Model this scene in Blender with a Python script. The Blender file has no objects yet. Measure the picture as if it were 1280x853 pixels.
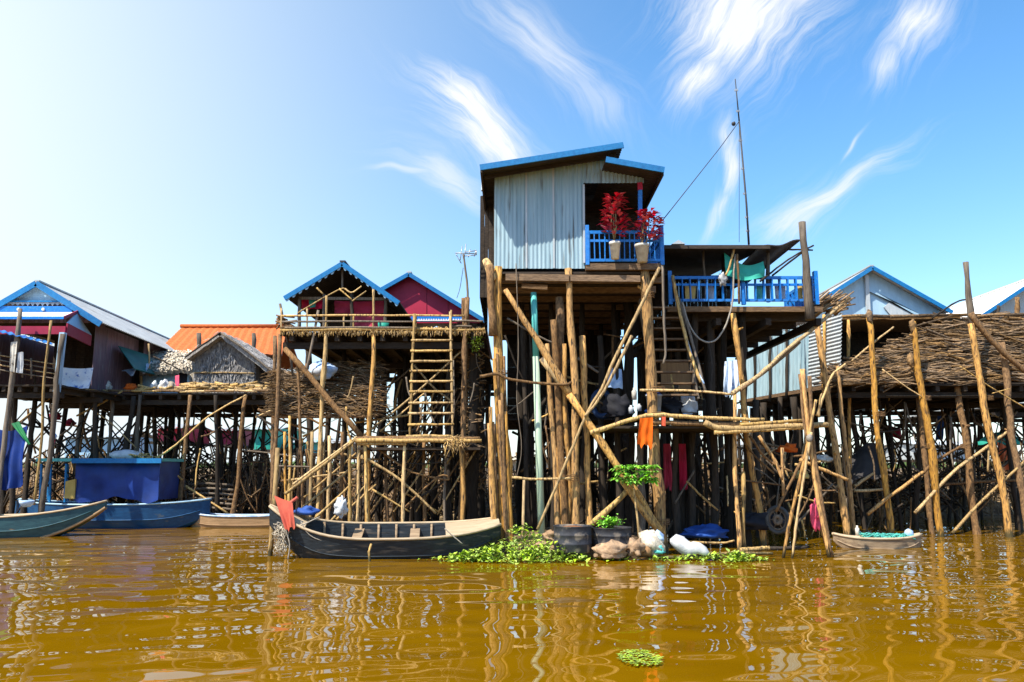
import bpy, math, random
import numpy as np
from mathutils import Vector, Matrix, noise as mnoise

scene = bpy.context.scene
col = scene.collection
F, CX, CY, HZ = 1000.0, 640.0, 426.5, 585.0      # lens in photo pixels, horizon row
EYE = 2.0
TH = math.atan((HZ - CY) / F)
CT, ST = math.cos(TH), math.sin(TH)
RND = random.Random(7)
R = math.radians
V = Vector


def W(px, py, Y):
    """point of the place seen at photo pixel (px, py) when it stands Y metres ahead"""
    u = (px - CX) / F; w = (CY - py) / F
    k = Y / (CT - ST * w)
    return V((u * k, Y, EYE + (ST + CT * w) * k))


# ------------------------------------------------------------------ materials
def ramp(nt, pts):
    n = nt.nodes.new('ShaderNodeValToRGB')
    e = n.color_ramp.elements
    while len(e) < len(pts): e.new(0.5)
    for i, (p, c) in enumerate(pts):
        e[i].position = p; e[i].color = (*c, 1) if len(c) == 3 else c
    return n


MATS = {}
def M(name, c1, c2=None, scale=(1, 1, 1), nscale=6.0, rough=.75, rnd=.18, bump=.25, metal=0.0, stain=None, spec=.3, band=None, detail=6.0, trans=0.0, wet=False):
    """two-tone noise colour, a random tone per loose piece, optional stain (colour, scale, threshold) and bands"""
    m = bpy.data.materials.new(name); m.use_nodes = True
    nt = m.node_tree; N = nt.nodes; Lk = nt.links
    b = N['Principled BSDF']
    b.inputs['Roughness'].default_value = rough
    b.inputs['Metallic'].default_value = metal
    b.inputs['Specular IOR Level'].default_value = spec
    if trans:
        b.inputs['Subsurface Weight'].default_value = 0.0
    tc = N.new('ShaderNodeTexCoord'); mp = N.new('ShaderNodeMapping')
    mp.inputs['Scale'].default_value = scale
    Lk.new(tc.outputs['Object'], mp.inputs['Vector'])
    geo = N.new('ShaderNodeNewGeometry')
    # shift the pattern per piece
    add = N.new('ShaderNodeVectorMath'); add.operation = 'ADD'
    comb = N.new('ShaderNodeMath'); comb.operation = 'MULTIPLY'; comb.inputs[1].default_value = 37.0
    Lk.new(geo.outputs['Random Per Island'], comb.inputs[0])
    Lk.new(mp.outputs['Vector'], add.inputs[0]); Lk.new(comb.outputs[0], add.inputs[1])
    nz = N.new('ShaderNodeTexNoise'); nz.inputs['Scale'].default_value = nscale
    nz.inputs['Detail'].default_value = detail; nz.inputs['Roughness'].default_value = .62
    Lk.new(add.outputs[0], nz.inputs['Vector'])
    c2 = c2 or tuple(x * .6 for x in c1)
    rp = ramp(nt, [(.34, c2), (.62, c1)])
    Lk.new(nz.outputs['Fac'], rp.inputs['Fac'])
    out = rp.outputs['Color']
    if stain:
        sc, ss, th = stain
        n2 = N.new('ShaderNodeTexNoise'); n2.inputs['Scale'].default_value = ss; n2.inputs['Detail'].default_value = 5
        Lk.new(add.outputs[0], n2.inputs['Vector'])
        r2 = ramp(nt, [(th, (0, 0, 0)), (min(th + .12, 1), (1, 1, 1))])
        Lk.new(n2.outputs['Fac'], r2.inputs['Fac'])
        mx = N.new('ShaderNodeMix'); mx.data_type = 'RGBA'
        Lk.new(r2.outputs['Color'], mx.inputs[0]); Lk.new(out, mx.inputs[6]); mx.inputs[7].default_value = (*sc, 1)
        out = mx.outputs[2]
    if wet:      # soaked, algae stained foot of a pole standing in the river
        sx = N.new('ShaderNodeSeparateXYZ'); Lk.new(geo.outputs['Position'], sx.inputs[0])
        w1 = N.new('ShaderNodeMath'); w1.operation = 'MULTIPLY_ADD'; w1.inputs[1].default_value = .5; Lk.new(nz.outputs['Fac'], w1.inputs[0]); Lk.new(sx.outputs[2], w1.inputs[2])
        w2 = ramp(nt, [(.36, (1, 1, 1)), (.52, (0, 0, 0))]); Lk.new(w1.outputs[0], w2.inputs['Fac'])
        w3 = N.new('ShaderNodeMix'); w3.data_type = 'RGBA'; Lk.new(w2.outputs['Color'], w3.inputs[0]); Lk.new(out, w3.inputs[6]); w3.inputs[7].default_value = (.075, .058, .022, 1); out = w3.outputs[2]
    oi = N.new('ShaderNodeObjectInfo')
    mr = N.new('ShaderNodeMapRange'); mr.inputs[3].default_value = 1 - rnd; mr.inputs[4].default_value = 1 + rnd
    sm = N.new('ShaderNodeMath'); sm.operation = 'ADD'; Lk.new(geo.outputs['Random Per Island'], sm.inputs[0]); Lk.new(oi.outputs['Random'], sm.inputs[1])
    fr = N.new('ShaderNodeMath'); fr.operation = 'FRACT'; Lk.new(sm.outputs[0], fr.inputs[0])
    Lk.new(fr.outputs[0], mr.inputs[0])
    hs = N.new('ShaderNodeHueSaturation'); Lk.new(out, hs.inputs['Color']); Lk.new(mr.outputs[0], hs.inputs['Value'])
    f7 = N.new('ShaderNodeMath'); f7.operation = 'MULTIPLY'; f7.inputs[1].default_value = 7.31; Lk.new(sm.outputs[0], f7.inputs[0])
    f8 = N.new('ShaderNodeMath'); f8.operation = 'FRACT'; Lk.new(f7.outputs[0], f8.inputs[0])
    m8 = N.new('ShaderNodeMapRange'); m8.inputs[3].default_value = 1 - rnd * .38; m8.inputs[4].default_value = 1 + rnd * .2; Lk.new(f8.outputs[0], m8.inputs[0]); Lk.new(m8.outputs[0], hs.inputs['Saturation'])
    Lk.new(hs.outputs['Color'], b.inputs['Base Color'])
    if bump:
        bp = N.new('ShaderNodeBump'); bp.inputs['Strength'].default_value = bump; bp.inputs['Distance'].default_value = .02
        Lk.new(nz.outputs['Fac'], bp.inputs['Height']); Lk.new(bp.outputs['Normal'], b.inputs['Normal'])
    MATS[name] = m
    return m


golden = M('golden_pole', (.64, .345, .085), (.30, .145, .042), (9, 9, 1.6), 3.0, .7, .32, 1.0, stain=((.07, .042, .022), 2.8, .53), wet=True)
pale = M('pale_bamboo', (.60, .39, .145), (.30, .18, .065), (8, 8, 1.5), 3.0, .65, .34, .9, stain=((.09, .06, .032), 2.8, .54), wet=True)
grey = M('grey_pole', (.20, .155, .11), (.085, .065, .05), (9, 9, 1.0), 3.0, .85, .25, .6)
dark = M('shade_dark_pole', (.050, .036, .025), (.022, .017, .013), (8, 8, 1.0), 3.0, .9, .35, .6)  # shade among the rear and under-deck stilts is put into this colour
bark = M('rough_bark', (.26, .145, .06), (.075, .042, .022), (7, 7, 3), 3.0, .9, .2, 1.0)
plank = M('brown_plank', (.22, .135, .07), (.10, .06, .035), (2, 2, 10), 3.0, .85, .25, .5)
dplank = M('shade_dark_plank', (.050, .036, .026), (.024, .018, .014), (2, 2, 8), 3.0, .9, .3, .5)  # planks darkened in the colour to hold the shade under decks and indoors
purple = M('faded_purple_plank', (.24, .15, .17), (.15, .10, .12), (6, 6, .7), 3.0, .9, .3, .4, stain=((.28, .25, .26), 1.6, .58))
brush = M('brushwood', (.24, .145, .066), (.06, .037, .019), (5, 5, 5), 3.0, .9, .62, .7)
brushd = M('dry_brush', (.30, .18, .08), (.12, .075, .04), (5, 5, 5), 3.0, .9, .5, .5)
tin = M('weathered_tin', (.33, .46, .52), (.22, .345, .41), (4, 4, .22), 3.0, .6, .04, .2, .0, stain=((.13, .14, .14), 3.6, .585))
tinw = M('pale_tin', (.52, .55, .56), (.38, .42, .44), (3, 3, .5), 3.0, .5, .06, .15, .1, stain=((.36, .30, .22), 3.0, .66))
tinb = M('blue_grey_sheet', (.38, .55, .68), (.31, .47, .60), (2, 2, .6), 3.0, .5, .05, .1, .1)
tinr = M('roof_tin', (.46, .47, .46), (.33, .34, .34), (1, .4, 1), 3.0, .5, .05, .15, .15, stain=((.30, .27, .23), 1.5, .62))
tindark = M('shade_dark_roof', (.042, .036, .034), (.022, .02, .02), (1, .5, 1), 3.0, .7, .1, .3)  # dark roof tin, its colour darkened further for the shade underneath
blue = M('blue_paint', (.015, .20, .62), (.010, .14, .48), (3, 3, 3), 4.0, .45, .08, .1, stain=((.16, .30, .48), 7.0, .61))
azure = M('azure_trim', (.012, .175, .42), (.010, .12, .32), (3, 3, 3), 4.0, .45, .06, .08)
white = M('white_paint', (.78, .78, .75), (.66, .66, .64), (2, 2, 2), 4.0, .5, .05, .1)
crimson = M('crimson_sheet', (.42, .018, .055), (.34, .012, .045), (1, 1, 1), 2.0, .55, .06, .1)
maroon = M('maroon_panel', (.30, .012, .045), (.22, .008, .035), (1, 1, 1), 2.0, .6, .06, .1)
orange_tile = M('orange_tile', (.50, .135, .034), (.33, .085, .024), (2, 2, 2), 5.0, .7, .16, .3)
thatch = M('grey_thatch', (.38, .36, .34), (.10, .095, .10), (4, 4, 1.2), 5.0, .95, .4, 1.0, stain=((.50, .44, .34), 1.2, .60))
thatchp = M('pale_thatch', (.62, .54, .42), (.34, .28, .20), (3, 3, 2), 6.0, .95, .35, .8)
mud = M('mud', (.15, .095, .05), (.085, .055, .032), (1, 1, 1), 1.2, .9, 0, .8, stain=((.24, .17, .09), .5, .5))
rope = M('rope', (.36, .32, .27), (.22, .19, .15), (6, 6, 6), 5, .9, .1, .3)
wire = M('dark_wire', (.05, .05, .055), None, rough=.6, bump=0)
soil = M('red_soil', (.30, .12, .04), (.18, .07, .03), nscale=9, rough=.95, bump=1)
rubber = M('black_drum', (.035, .037, .045), (.02, .02, .024), nscale=6, rough=.6, bump=.4, stain=((.17, .14, .11), 5, .54))
rock = M('tan_rock', (.42, .27, .15), (.20, .125, .075), nscale=7, rough=.95, bump=1.0, stain=((.10, .085, .06), 3, .60))
teal = M('teal_paint', (.12, .50, .46), (.08, .40, .38), (4, 4, .6), 3, .5, .05, .1)
palegreen = M('pale_green_pipe', (.42, .52, .38), (.30, .42, .32), (4, 4, .6), 3, .55, .05, .1)
greencloth = M('sea_green_tarp', (.02, .36, .27), (.012, .26, .20), nscale=2, rough=.6, bump=.2)
dgreen = M('bottle_green_tarp', (.012, .14, .12), (.008, .10, .09), nscale=2, rough=.6, bump=.2)
redcloth = M('red_cloth', (.42, .014, .05), (.26, .008, .03), nscale=2, rough=.7, bump=.2)
rustcloth = M('rust_red_cloth', (.55, .10, .05), (.42, .06, .035), nscale=3, rough=.8, bump=.3)
orangecloth = M('orange_cloth', (.70, .13, .02), (.55, .09, .015), nscale=3, rough=.8, bump=.3)
pinkcloth = M('pink_cloth', (.72, .05, .13), (.55, .03, .09), nscale=3, rough=.7, bump=.2)
navytarp = M('navy_tarp', (.003, .036, .25), (.002, .022, .15), nscale=1.5, rough=.45, bump=.4)
bluecloth = M('blue_cloth', (.02, .10, .42), (.012, .06, .28), nscale=2, rough=.7, bump=.3)
whitecloth = M('white_cloth', (.60, .61, .62), (.38, .40, .43), nscale=5, rough=.85, bump=.6, stain=((.36, .29, .20), 2.6, .60))
printed = M('printed_cloth', (.66, .72, .80), (.50, .60, .74), (3, 3, 3), 2, .8, .05, .2, stain=((.06, .15, .45), 2.2, .58))
bluesack = M('blue_white_sack', (.55, .66, .80), (.22, .36, .60), (2, 2, 2), 2.0, .5, .1, .4)
yellowbox = M('yellow_card', (.72, .50, .14), (.60, .40, .10), nscale=3, rough=.8, bump=.1)
cardboard = M('brown_board', (.30, .17, .075), (.22, .12, .055), (9, 9, .5), 3, .85, .05, .3)
tealhull = M('teal_hull', (.035, .10, .12), (.02, .06, .08), (1, 4, 4), 3, .6, .05, .3, stain=((.22, .16, .10), 2.5, .66))
darkhull = M('dark_hull', (.026, .036, .046), (.012, .016, .021), (.6, 3, 5), 4, .6, .05, .5, stain=((.11, .095, .08), 2.4, .57))
bluehull = M('blue_hull', (.014, .085, .21), (.01, .055, .15), (1, 4, 4), 3, .5, .05, .2, stain=((.10, .13, .16), 2.5, .62))
woodhull = M('bare_wood_hull', (.40, .25, .13), (.26, .16, .08), (.6, 5, 5), 3, .75, .1, .4)
deckwood = M('sunbleached_wood', (.52, .40, .26), (.38, .28, .17), (.6, 6, 4), 3, .8, .15, .4)
bottomwood = M('bottom_wood', (.36, .26, .16), (.18, .12, .075), (.6, 5, 5), 3, .8, .1, .4)
leaf = M('weed_leaf', (.36, .50, .045), (.20, .33, .03), nscale=5, rough=.5, rnd=.42, bump=0, spec=.4, stain=((.30, .19, .05), 1.3, .62))
limeleaf = M('lime_leaf', (.26, .60, .05), (.15, .42, .03), nscale=5, rough=.45, rnd=.35, bump=0, spec=.4)
redleaf = M('red_leaf', (.58, .022, .06), (.32, .01, .035), nscale=5, rough=.4, rnd=.55, bump=0, spec=.5, stain=((.75, .34, .38), 3.0, .58))
farleaf = M('far_leaf', (.07, .11, .03), (.04, .07, .02), nscale=1, rough=.8, rnd=.4, bump=0)
stem = M('plant_stem', (.30, .22, .10), None, rough=.8)
potm = M('white_pot', (.66, .62, .54), (.46, .42, .36), nscale=6, rough=.7, bump=.2, stain=((.22, .17, .12), 9, .57))
metal = M('antenna_metal', (.45, .45, .45), (.35, .35, .35), rough=.4, metal=.6, bump=0)
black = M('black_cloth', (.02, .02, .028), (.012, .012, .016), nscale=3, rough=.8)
netm = M('green_net', (.10, .48, .36), (.05, .30, .30), nscale=6, rough=.7, bump=.8)
litterm = M('bank_litter', (.36, .25, .14), (.17, .11, .06), (3, 3, 3), 3, .9, .5, .4)


# ------------------------------------------------------------------ mesh builder
class MB:
    def __init__(s): s.v = []; s.f = []; s.sm = []
    def add(s, vs, fs, smooth=False):
        b = len(s.v); s.v += [V(p) for p in vs]
        s.f += [tuple(i + b for i in f) for f in fs]; s.sm += [smooth] * len(fs)
        return s
    def hexa(s, p):      # 8 corners: bottom 4 ccw, top 4
        return s.add(p, [(3, 2, 1, 0), (4, 5, 6, 7), (0, 1, 5, 4), (1, 2, 6, 5), (2, 3, 7, 6), (3, 0, 4, 7)])
    def box(s, lo, hi):
        (a, b, c), (d, e, f) = lo, hi
        return s.hexa([(a, b, c), (d, b, c), (d, e, c), (a, e, c), (a, b, f), (d, b, f), (d, e, f), (a, e, f)])
    def bar(s, p0, p1, w, h, up=(0, 0, 1)):
        p0, p1 = V(p0), V(p1); d = (p1 - p0).normalized(); up = V(up)
        if abs(d.dot(up)) > .98: up = V((0, 1, 0))
        r = d.cross(up).normalized(); u = r.cross(d).normalized()
        a, b = r * w / 2, u * h / 2
        return s.hexa([p0 - a - b, p0 + a - b, p1 + a - b, p1 - a - b, p0 - a + b, p0 + a + b, p1 + a + b, p1 - a + b])
    def tube(s, path, rad, n=7, caps=True, jit=0.0, rr=RND):
        path = [V(p) for p in path]; k = len(path)
        if not isinstance(rad, (list, tuple)): rad = [rad] * k
        vs = []; ref = None
        for i, p in enumerate(path):
            d = (path[min(i + 1, k - 1)] - path[max(i - 1, 0)]).normalized()
            if ref is None: ref = V((0, 0, 1)) if abs(d.z) < .9 else V((1, 0, 0))
            a = d.cross(ref).normalized(); b = a.cross(d).normalized(); ref = b
            for j in range(n):
                t = 2 * math.pi * j / n
                q = rad[i] * (1 + rr.uniform(-jit, jit))
                vs.append(p + a * math.cos(t) * q + b * math.sin(t) * q)
        fs = [(i * n + j, i * n + (j + 1) % n, (i + 1) * n + (j + 1) % n, (i + 1) * n + j) for i in range(k - 1) for j in range(n)]
        s.add(vs, fs, True)
        if caps:
            o = len(s.v) - len(vs)
            s.f += [tuple(o + j for j in reversed(range(n))), tuple(o + (k - 1) * n + j for j in range(n))]; s.sm += [False, False]
        return s
    def lathe(s, c, prof, n=16, smooth=True):
        c = V(c); vs = []; k = len(prof)
        for r, z in prof:
            for j in range(n):
                t = 2 * math.pi * j / n; vs.append(c + V((r * math.cos(t), r * math.sin(t), z)))
        fs = [(i * n + j, i * n + (j + 1) % n, (i + 1) * n + (j + 1) % n, (i + 1) * n + j) for i in range(k - 1) for j in range(n)]
        return s.add(vs, fs, smooth)
    def slab(s, P, nu, nv, disp, t, smooth=True):
        """closed sheet: P(u,v) point, disp(u,v) offset along the normal, t thickness"""
        g = [[V(P(i / nu, j / nv)) for i in range(nu + 1)] for j in range(nv + 1)]
        c = V(P(.5, .5)); n = (V(P(1, .5)) - V(P(0, .5))).cross(V(P(.5, 1)) - V(P(.5, 0))).normalized()
        fr = [g[j][i] + n * disp(i / nu, j / nv) for j in range(nv + 1) for i in range(nu + 1)]
        bk = [p - n * t for p in fr]
        w = nu + 1; m = len(fr); fs = []
        for j in range(nv):
            for i in range(nu):
                a, b, c_, d = j * w + i, j * w + i + 1, (j + 1) * w + i + 1, (j + 1) * w + i
                fs.append((a, b, c_, d)); fs.append((m + d, m + c_, m + b, m + a))
        s.add(fr + bk, fs, smooth)
        loop = [i for i in range(nu)] + [j * w + nu for j in range(nv)] + [nv * w + i for i in range(nu, 0, -1)] + [j * w for j in range(nv, 0, -1)]
        k = len(loop)
        return s.add([fr[i] for i in loop] + [bk[i] for i in loop], [(i, k + i, k + (i + 1) % k, (i + 1) % k) for i in range(k)], False)
    def prism(s, poly, d):
        """polygon (list of points) pushed along vector d"""
        d = V(d); n = len(poly); a = [V(p) for p in poly]
        fs = [tuple(range(n)), tuple(reversed(range(n, 2 * n)))] + [(i, i + n, (i + 1) % n + n, (i + 1) % n) for i in range(n)]
        return s.add(a + [p + d for p in a], fs)
    def blob(s, c, r, seed=0, n=10, m=7, rough=.25, flat=0.0):
        c = V(c); rx, ry, rz = r if isinstance(r, (tuple, list)) else (r, r, r); vs = []
        for i in range(m + 1):
            ph = math.pi * i / m
            for j in range(n):
                t = 2 * math.pi * j / n; d = V((math.sin(ph) * math.cos(t), math.sin(ph) * math.sin(t), math.cos(ph)))
                k = 1 + rough * (mnoise.noise(d * 1.7 + V((seed * 3.1, seed, 0))) + .55 * mnoise.noise(d * 4.1 + V((seed, seed * 2.3, 4))))
                z = d.z * k
                if flat and z < -flat: z = -flat
                vs.append(c + V((d.x * k * rx, d.y * k * ry, z * rz)))
        fs = [(i * n + j, (i + 1) * n + j, (i + 1) * n + (j + 1) % n, i * n + (j + 1) % n) for i in range(m) for j in range(n)]
        return s.add(vs, fs, True)
    def leaf(s, p, d, L, w, droop=.3, up=(0, 0, 1)):
        p, d = V(p), V(d).normalized(); up = V(up)
        r = d.cross(up)
        r = r.normalized() if r.length > 1e-3 else V((1, 0, 0))
        q1 = p + d * L * .45; q2 = p + d * L - up * L * droop
        return s.add([p, q1 - r * w / 2, q2, q1 + r * w / 2, q1 - up * w * .18], [(0, 1, 4), (1, 2, 4), (2, 3, 4), (3, 0, 4)], True)
    def build(s, name, mat, parent=None):
        me = bpy.data.meshes.new(name)
        off = V((0, 0, 0))
        if parent is not None: off = BASE[parent.name]
        elif s.v:
            n = len(s.v); lo = V((min(p.x for p in s.v), min(p.y for p in s.v), min(p.z for p in s.v)))
            hi = V((max(p.x for p in s.v), max(p.y for p in s.v), 0)); off = V(((lo.x + hi.x) / 2, (lo.y + hi.y) / 2, lo.z))
        me.from_pydata([tuple(p - off) for p in s.v], [], s.f)
        me.polygons.foreach_set('use_smooth', s.sm)
        me.materials.append(mat); me.update()
        o = bpy.data.objects.new(name, me); col.objects.link(o)
        if parent is not None: o.parent = parent
        else: o.location = off
        BASE[o.name] = off.copy()
        return o


BASE = {}
def thing(name, label, cat, loc=(0, 0, 0), group=None):
    o = bpy.data.objects.new(name, None); col.objects.link(o); o.empty_display_size = .2
    o.location = loc; BASE[o.name] = V(loc)
    o['label'] = label; o['category'] = cat
    if group: o['group'] = group
    return o
def tag(o, label, cat, group=None, kind=None):
    o['label'] = label; o['category'] = cat
    if group: o['group'] = group
    if kind: o['kind'] = kind
    return o


def pole_mb(p0, p1, r0, r1=None, bend=.012, seg=None, n=7, mb=None, kn=.13):
    """an uneven trunk from p0 (top) to p1 (foot)"""
    p0, p1 = V(p0), V(p1); L = (p1 - p0).length; r1 = r1 or r0 * 1.15
    seg = seg or max(4, min(14, int(L / .45)))
    a, b = RND.uniform(0, 6.28), RND.uniform(0, 6.28)
    amp = bend * L; path = []; rad = []
    for i in range(seg + 1):
        t = i / seg; w = math.sin(math.pi * t)
        path.append(p0.lerp(p1, t) + V((math.cos(a), math.sin(a), 0)) * amp * w * math.sin(2.2 * t * 3.1 + b) + V((RND.uniform(-1, 1), RND.uniform(-1, 1), 0)) * r0 * .24)
        rad.append((r0 + (r1 - r0) * t) * (1 + RND.uniform(-kn, kn) + (.22 if RND.random() < .12 else 0)))
    mb = (mb or MB()).tube(path, rad, n, jit=.07)
    if n >= 8 and RND.random() < .6:       # stubs of lopped branches
        for _ in range(RND.randint(1, 3)):
            i = RND.randint(1, seg - 1); a = RND.uniform(0, 6.28); d = V((math.cos(a), math.sin(a), RND.uniform(.3, 1.2))).normalized()
            mb.tube([path[i], path[i] + d * rad[i] * 1.2, path[i] + d * rad[i] * RND.uniform(1.6, 2.6)], [rad[i] * .42, rad[i] * .36, rad[i] * .28], 6)
    return mb
def pole(parent, p0, p1, r0, mat, name='stilt', r1=None, bend=.012, n=7):
    return pole_mb(p0, p1, r0, r1, bend, n=n).build(name, mat, parent)
def stand(parent, a, b, Y, rpx, mat, name='stilt', Yb=None, sink=.6, bend=.010, n=8):
    """a stilt through photo pixels a (top) and b (lower), carried on below the water"""
    p0 = W(*a, Y); p1 = W(*b, Yb or Y); r = rpx / F * Y * .82
    d = (p1 - p0)
    if d.z < 0:
        k = (-sink - p1.z) / d.z
        if k > 0: p1 = p1 + d * min(k, 2.0)
    return pole(parent, p0, p1, r * .93, mat, name, r * 1.06, bend, n)
def catmull(P, i, t):
    a, b = P[i], P[i + 1]; z = P[i - 1] if i else a * 2 - b; d = P[i + 2] if i + 2 < len(P) else b * 2 - a
    return .5 * ((2 * a) + (b - z) * t + (2 * z - 5 * a + 4 * b - d) * t * t + (3 * a - z - 3 * b + d) * t ** 3)
def lay(parent, pts, Y, rpx, mat, name='brace', Yb=None, n=6, taper=.8):
    """a brace, rail or rope through photo pixels, at depth Y (to Yb)"""
    k = len(pts) - 1; Yb = Yb or Y
    P = [W(x, y, Y + (Yb - Y) * i / k) for i, (x, y) in enumerate(pts)]
    path = []
    for i in range(k):
        for j in range(5): path.append(catmull(P, i, j / 5) + V((RND.uniform(-1, 1), RND.uniform(-1, 1), RND.uniform(-1, 1))) * rpx / F * Y * .15)
    path.append(P[-1]); r = rpx / F * Y * .9; m = len(path)
    rad = [r * (1 - (1 - taper) * i / m) * RND.uniform(.92, 1.08) for i in range(m)]
    return MB().tube(path, rad, n, jit=.06).build(name, mat, parent)


def stilts(parent, x0, x1, y0, y1, ztop, nx, ny, r, mat, lean=.35, nbrace=0, zlow=-.6, bmat=None, skip=()):
    feet = []
    for j in range(ny):
        for i in range(nx):
            if (i, j) in skip: continue
            x = x0 + (x1 - x0) * (i + .5) / nx + RND.uniform(-.3, .3) * (x1 - x0) / nx
            y = y0 + (y1 - y0) * (j + .5) / ny + RND.uniform(-.3, .3) * (y1 - y0) / ny
            t = V((x, y, ztop)); b = V((x + RND.uniform(-lean, lean), y + RND.uniform(-lean, lean), min(zlow, -.5)))
            pole(parent, t, b, r * RND.uniform(.7, 1.2), mat, 'stilt', n=6); feet.append((t, b))
    for k in range(nbrace):
        a, b = RND.choice(feet), RND.choice(feet)
        for _ in range(12):
            if a is not b and (a[0] - b[0]).length < 4.5: break
            b = RND.choice(feet)
        ta, tb = RND.uniform(.02, .55), RND.uniform(.3, .95)
        if abs(ta - tb) < .2: tb = min(.95, ta + .3)
        pole(parent, a[0].lerp(a[1], ta), b[0].lerp(b[1], tb), r * RND.uniform(.3, .55), bmat or mat, 'brace', n=5)


def ring(parent, px, py, Y, rpx, n=3):
    """a few turns of twine round a pole"""
    c = W(px, py, Y); r = rpx / F * Y * .86; b = MB()
    for k in range(n):
        z = .035 * k; b.tube([c + V((math.cos(a) * r, math.sin(a) * r, z + .012 * math.sin(a + k))) for a in [6.283 * j / 10 for j in range(11)]], .009, 5, False)
    b.build('twine', bark, parent)
def clutter(parent, x0, x1, y0, y1, Y0, Y1, n, mats, r=(1.0, 2.0), up=.4):
    """thin odd sticks and cords tied across the stilts"""
    for i in range(n):
        x, y, Y = RND.uniform(x0, x1), RND.uniform(y0, y1), RND.uniform(Y0, Y1); L = RND.uniform(22, 75)
        a = RND.gauss(math.pi / 2, .25) if RND.random() < up else RND.uniform(-.9, .9)
        dx_, dy_ = math.cos(a) * L / 2, math.sin(a) * L / 2; k = RND.uniform(-4, 4)
        lay(parent, [(x - dx_, y - dy_), (x + k, y + RND.uniform(-1, 4)), (x + dx_, y + dy_)], Y, RND.uniform(*r), RND.choice(mats), 'stick', Y + RND.uniform(-.4, .4), n=5)
def tufts(mb, P, n, L=(.12, .35), w=.05, out=.05):
    """straw ends lying down the slope of a thatch roof: P(u, v), v rising"""
    for i in range(n):
        u, v = RND.random(), RND.random(); p = V(P(u, v)); q = V(P(min(1, max(0, u + RND.uniform(-.01, .01))), max(0, v - .05)))
        d = (q - p); d = d.normalized() if d.length > 1e-4 else V((0, 0, -1))
        nn = V((0, -.5, .9)); mb.leaf(p + nn * RND.uniform(.01, out + .05), d + V((RND.uniform(-.2, .2), RND.uniform(-.1, .1), RND.uniform(-.05, .2))), RND.uniform(*L), w * RND.uniform(.5, 1.3), .05, nn)
def corr(P00, P10, P01, P11, period=.11, amp=.013, t=.006, mb=None, nv=1):
    """corrugated sheet, the ridges running from the 0 edge to the 1 edge"""
    P00, P10, P01, P11 = V(P00), V(P10), V(P01), V(P11)
    L = max((P10 - P00).length, (P11 - P01).length); k = max(1, round(L / period)); nu = k * 6
    P = lambda u, v: P00.lerp(P10, u).lerp(P01.lerp(P11, u), v)
    return (mb or MB()).slab(P, nu, nv, lambda u, v: amp * math.sin(u * k * 2 * math.pi), t)
def planks(P00, P10, P01, P11, n, t=.025, gap=.008, mb=None, ragged=.0):
    """boards side by side along u, each running from edge 0 to edge 1"""
    mb = mb or MB(); P00, P10, P01, P11 = V(P00), V(P10), V(P01), V(P11)
    nn = (P10 - P00).cross(P01 - P00).normalized(); L = (P10 - P00).length; g = gap / L / 2
    for i in range(n):
        a, b = i / n + g, (i + 1) / n - g; o = nn * RND.uniform(-.006, .006); e = RND.uniform(-ragged, ragged)
        q = [P00.lerp(P10, a), P00.lerp(P10, b), P01.lerp(P11, b), P01.lerp(P11, a)]
        if ragged:
            d = (q[3] - q[0]).normalized() * e; q[0] = q[0] - d; q[1] = q[1] - d
        mb.hexa([p + o for p in q] + [p + o + nn * t for p in q])
    return mb
def fix_face(o): return o
def cloth(P00, P10, P01, P11, nu=10, nv=10, wav=.03, k=3.0, t=.008, sag=0.0, seed=0, ragged=0.0):
    P00, P10, P01, P11 = V(P00), V(P10), V(P01), V(P11)
    def P(u, v):
        p = P00.lerp(P10, u).lerp(P01.lerp(P11, u), v)
        p.z -= sag * (math.sin(math.pi * u)) * (1 - .5 * v)
        p.z += ragged * v * mnoise.noise(V((u * 5, seed, 0)))
        return p
    return MB().slab(P, nu, nv, lambda u, v: wav * (.25 + v) * (math.sin(k * 2 * math.pi * u + seed + v * 1.3) * .6 + mnoise.noise(V((u * 3.5, v * 2.5, seed)))), t)
def sack(c, r, seed): return MB().blob(c, r, seed, 20, 14, .6, .55)

# ------------------------------------------------------------------ camera, sun, sky
cam = bpy.data.cameras.new('camera'); co = bpy.data.objects.new('camera', cam); col.objects.link(co)
cam.lens = 36.0 * F / 1280; cam.sensor_width = 36; cam.clip_end = 6000; cam.clip_start = .1
co.location = (0, 0, EYE); co.rotation_euler = (math.pi / 2 + TH, 0, 0); scene.camera = co

SUN = V((-1.20, -1.18, 2.40)).normalized()
sl = bpy.data.lights.new('sun', 'SUN'); sl.energy = 4.6; sl.angle = R(.5); sl.color = (1, .93, .80)
so = bpy.data.objects.new('sun', sl); col.objects.link(so); so.location = (-10, -10, 30)
so.rotation_euler = SUN.to_track_quat('Z', 'Y').to_euler()

wd = bpy.data.worlds.new('World'); scene.world = wd; wd.use_nodes = True
nt = wd.node_tree; N = nt.nodes; LK = nt.links
bg = N['Background']; bg.inputs['Strength'].default_value = .14
sky = N.new('ShaderNodeTexSky'); sky.sky_type = 'NISHITA'; sky.sun_disc = False
sky.sun_elevation = math.asin(SUN.z); sky.sun_rotation = math.atan2(SUN.x, SUN.y)
sky.air_density = 1.0; sky.dust_density = .6; sky.ozone_density = 3.0; sky.altitude = 0
def mth(op, a, b=None, c=None, clamp=False):
    n = N.new('ShaderNodeMath'); n.operation = op; n.use_clamp = clamp
    for i, x in enumerate((a, b, c)):
        if x is None: continue
        if isinstance(x, (int, float)): n.inputs[i].default_value = x
        else: LK.new(x, n.inputs[i])
    return n.outputs[0]
hsv = N.new('ShaderNodeHueSaturation'); hsv.inputs['Saturation'].default_value = 1.22; hsv.inputs['Value'].default_value = 1.12; hsv.inputs['Hue'].default_value = .495
LK.new(sky.outputs['Color'], hsv.inputs['Color'])
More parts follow.
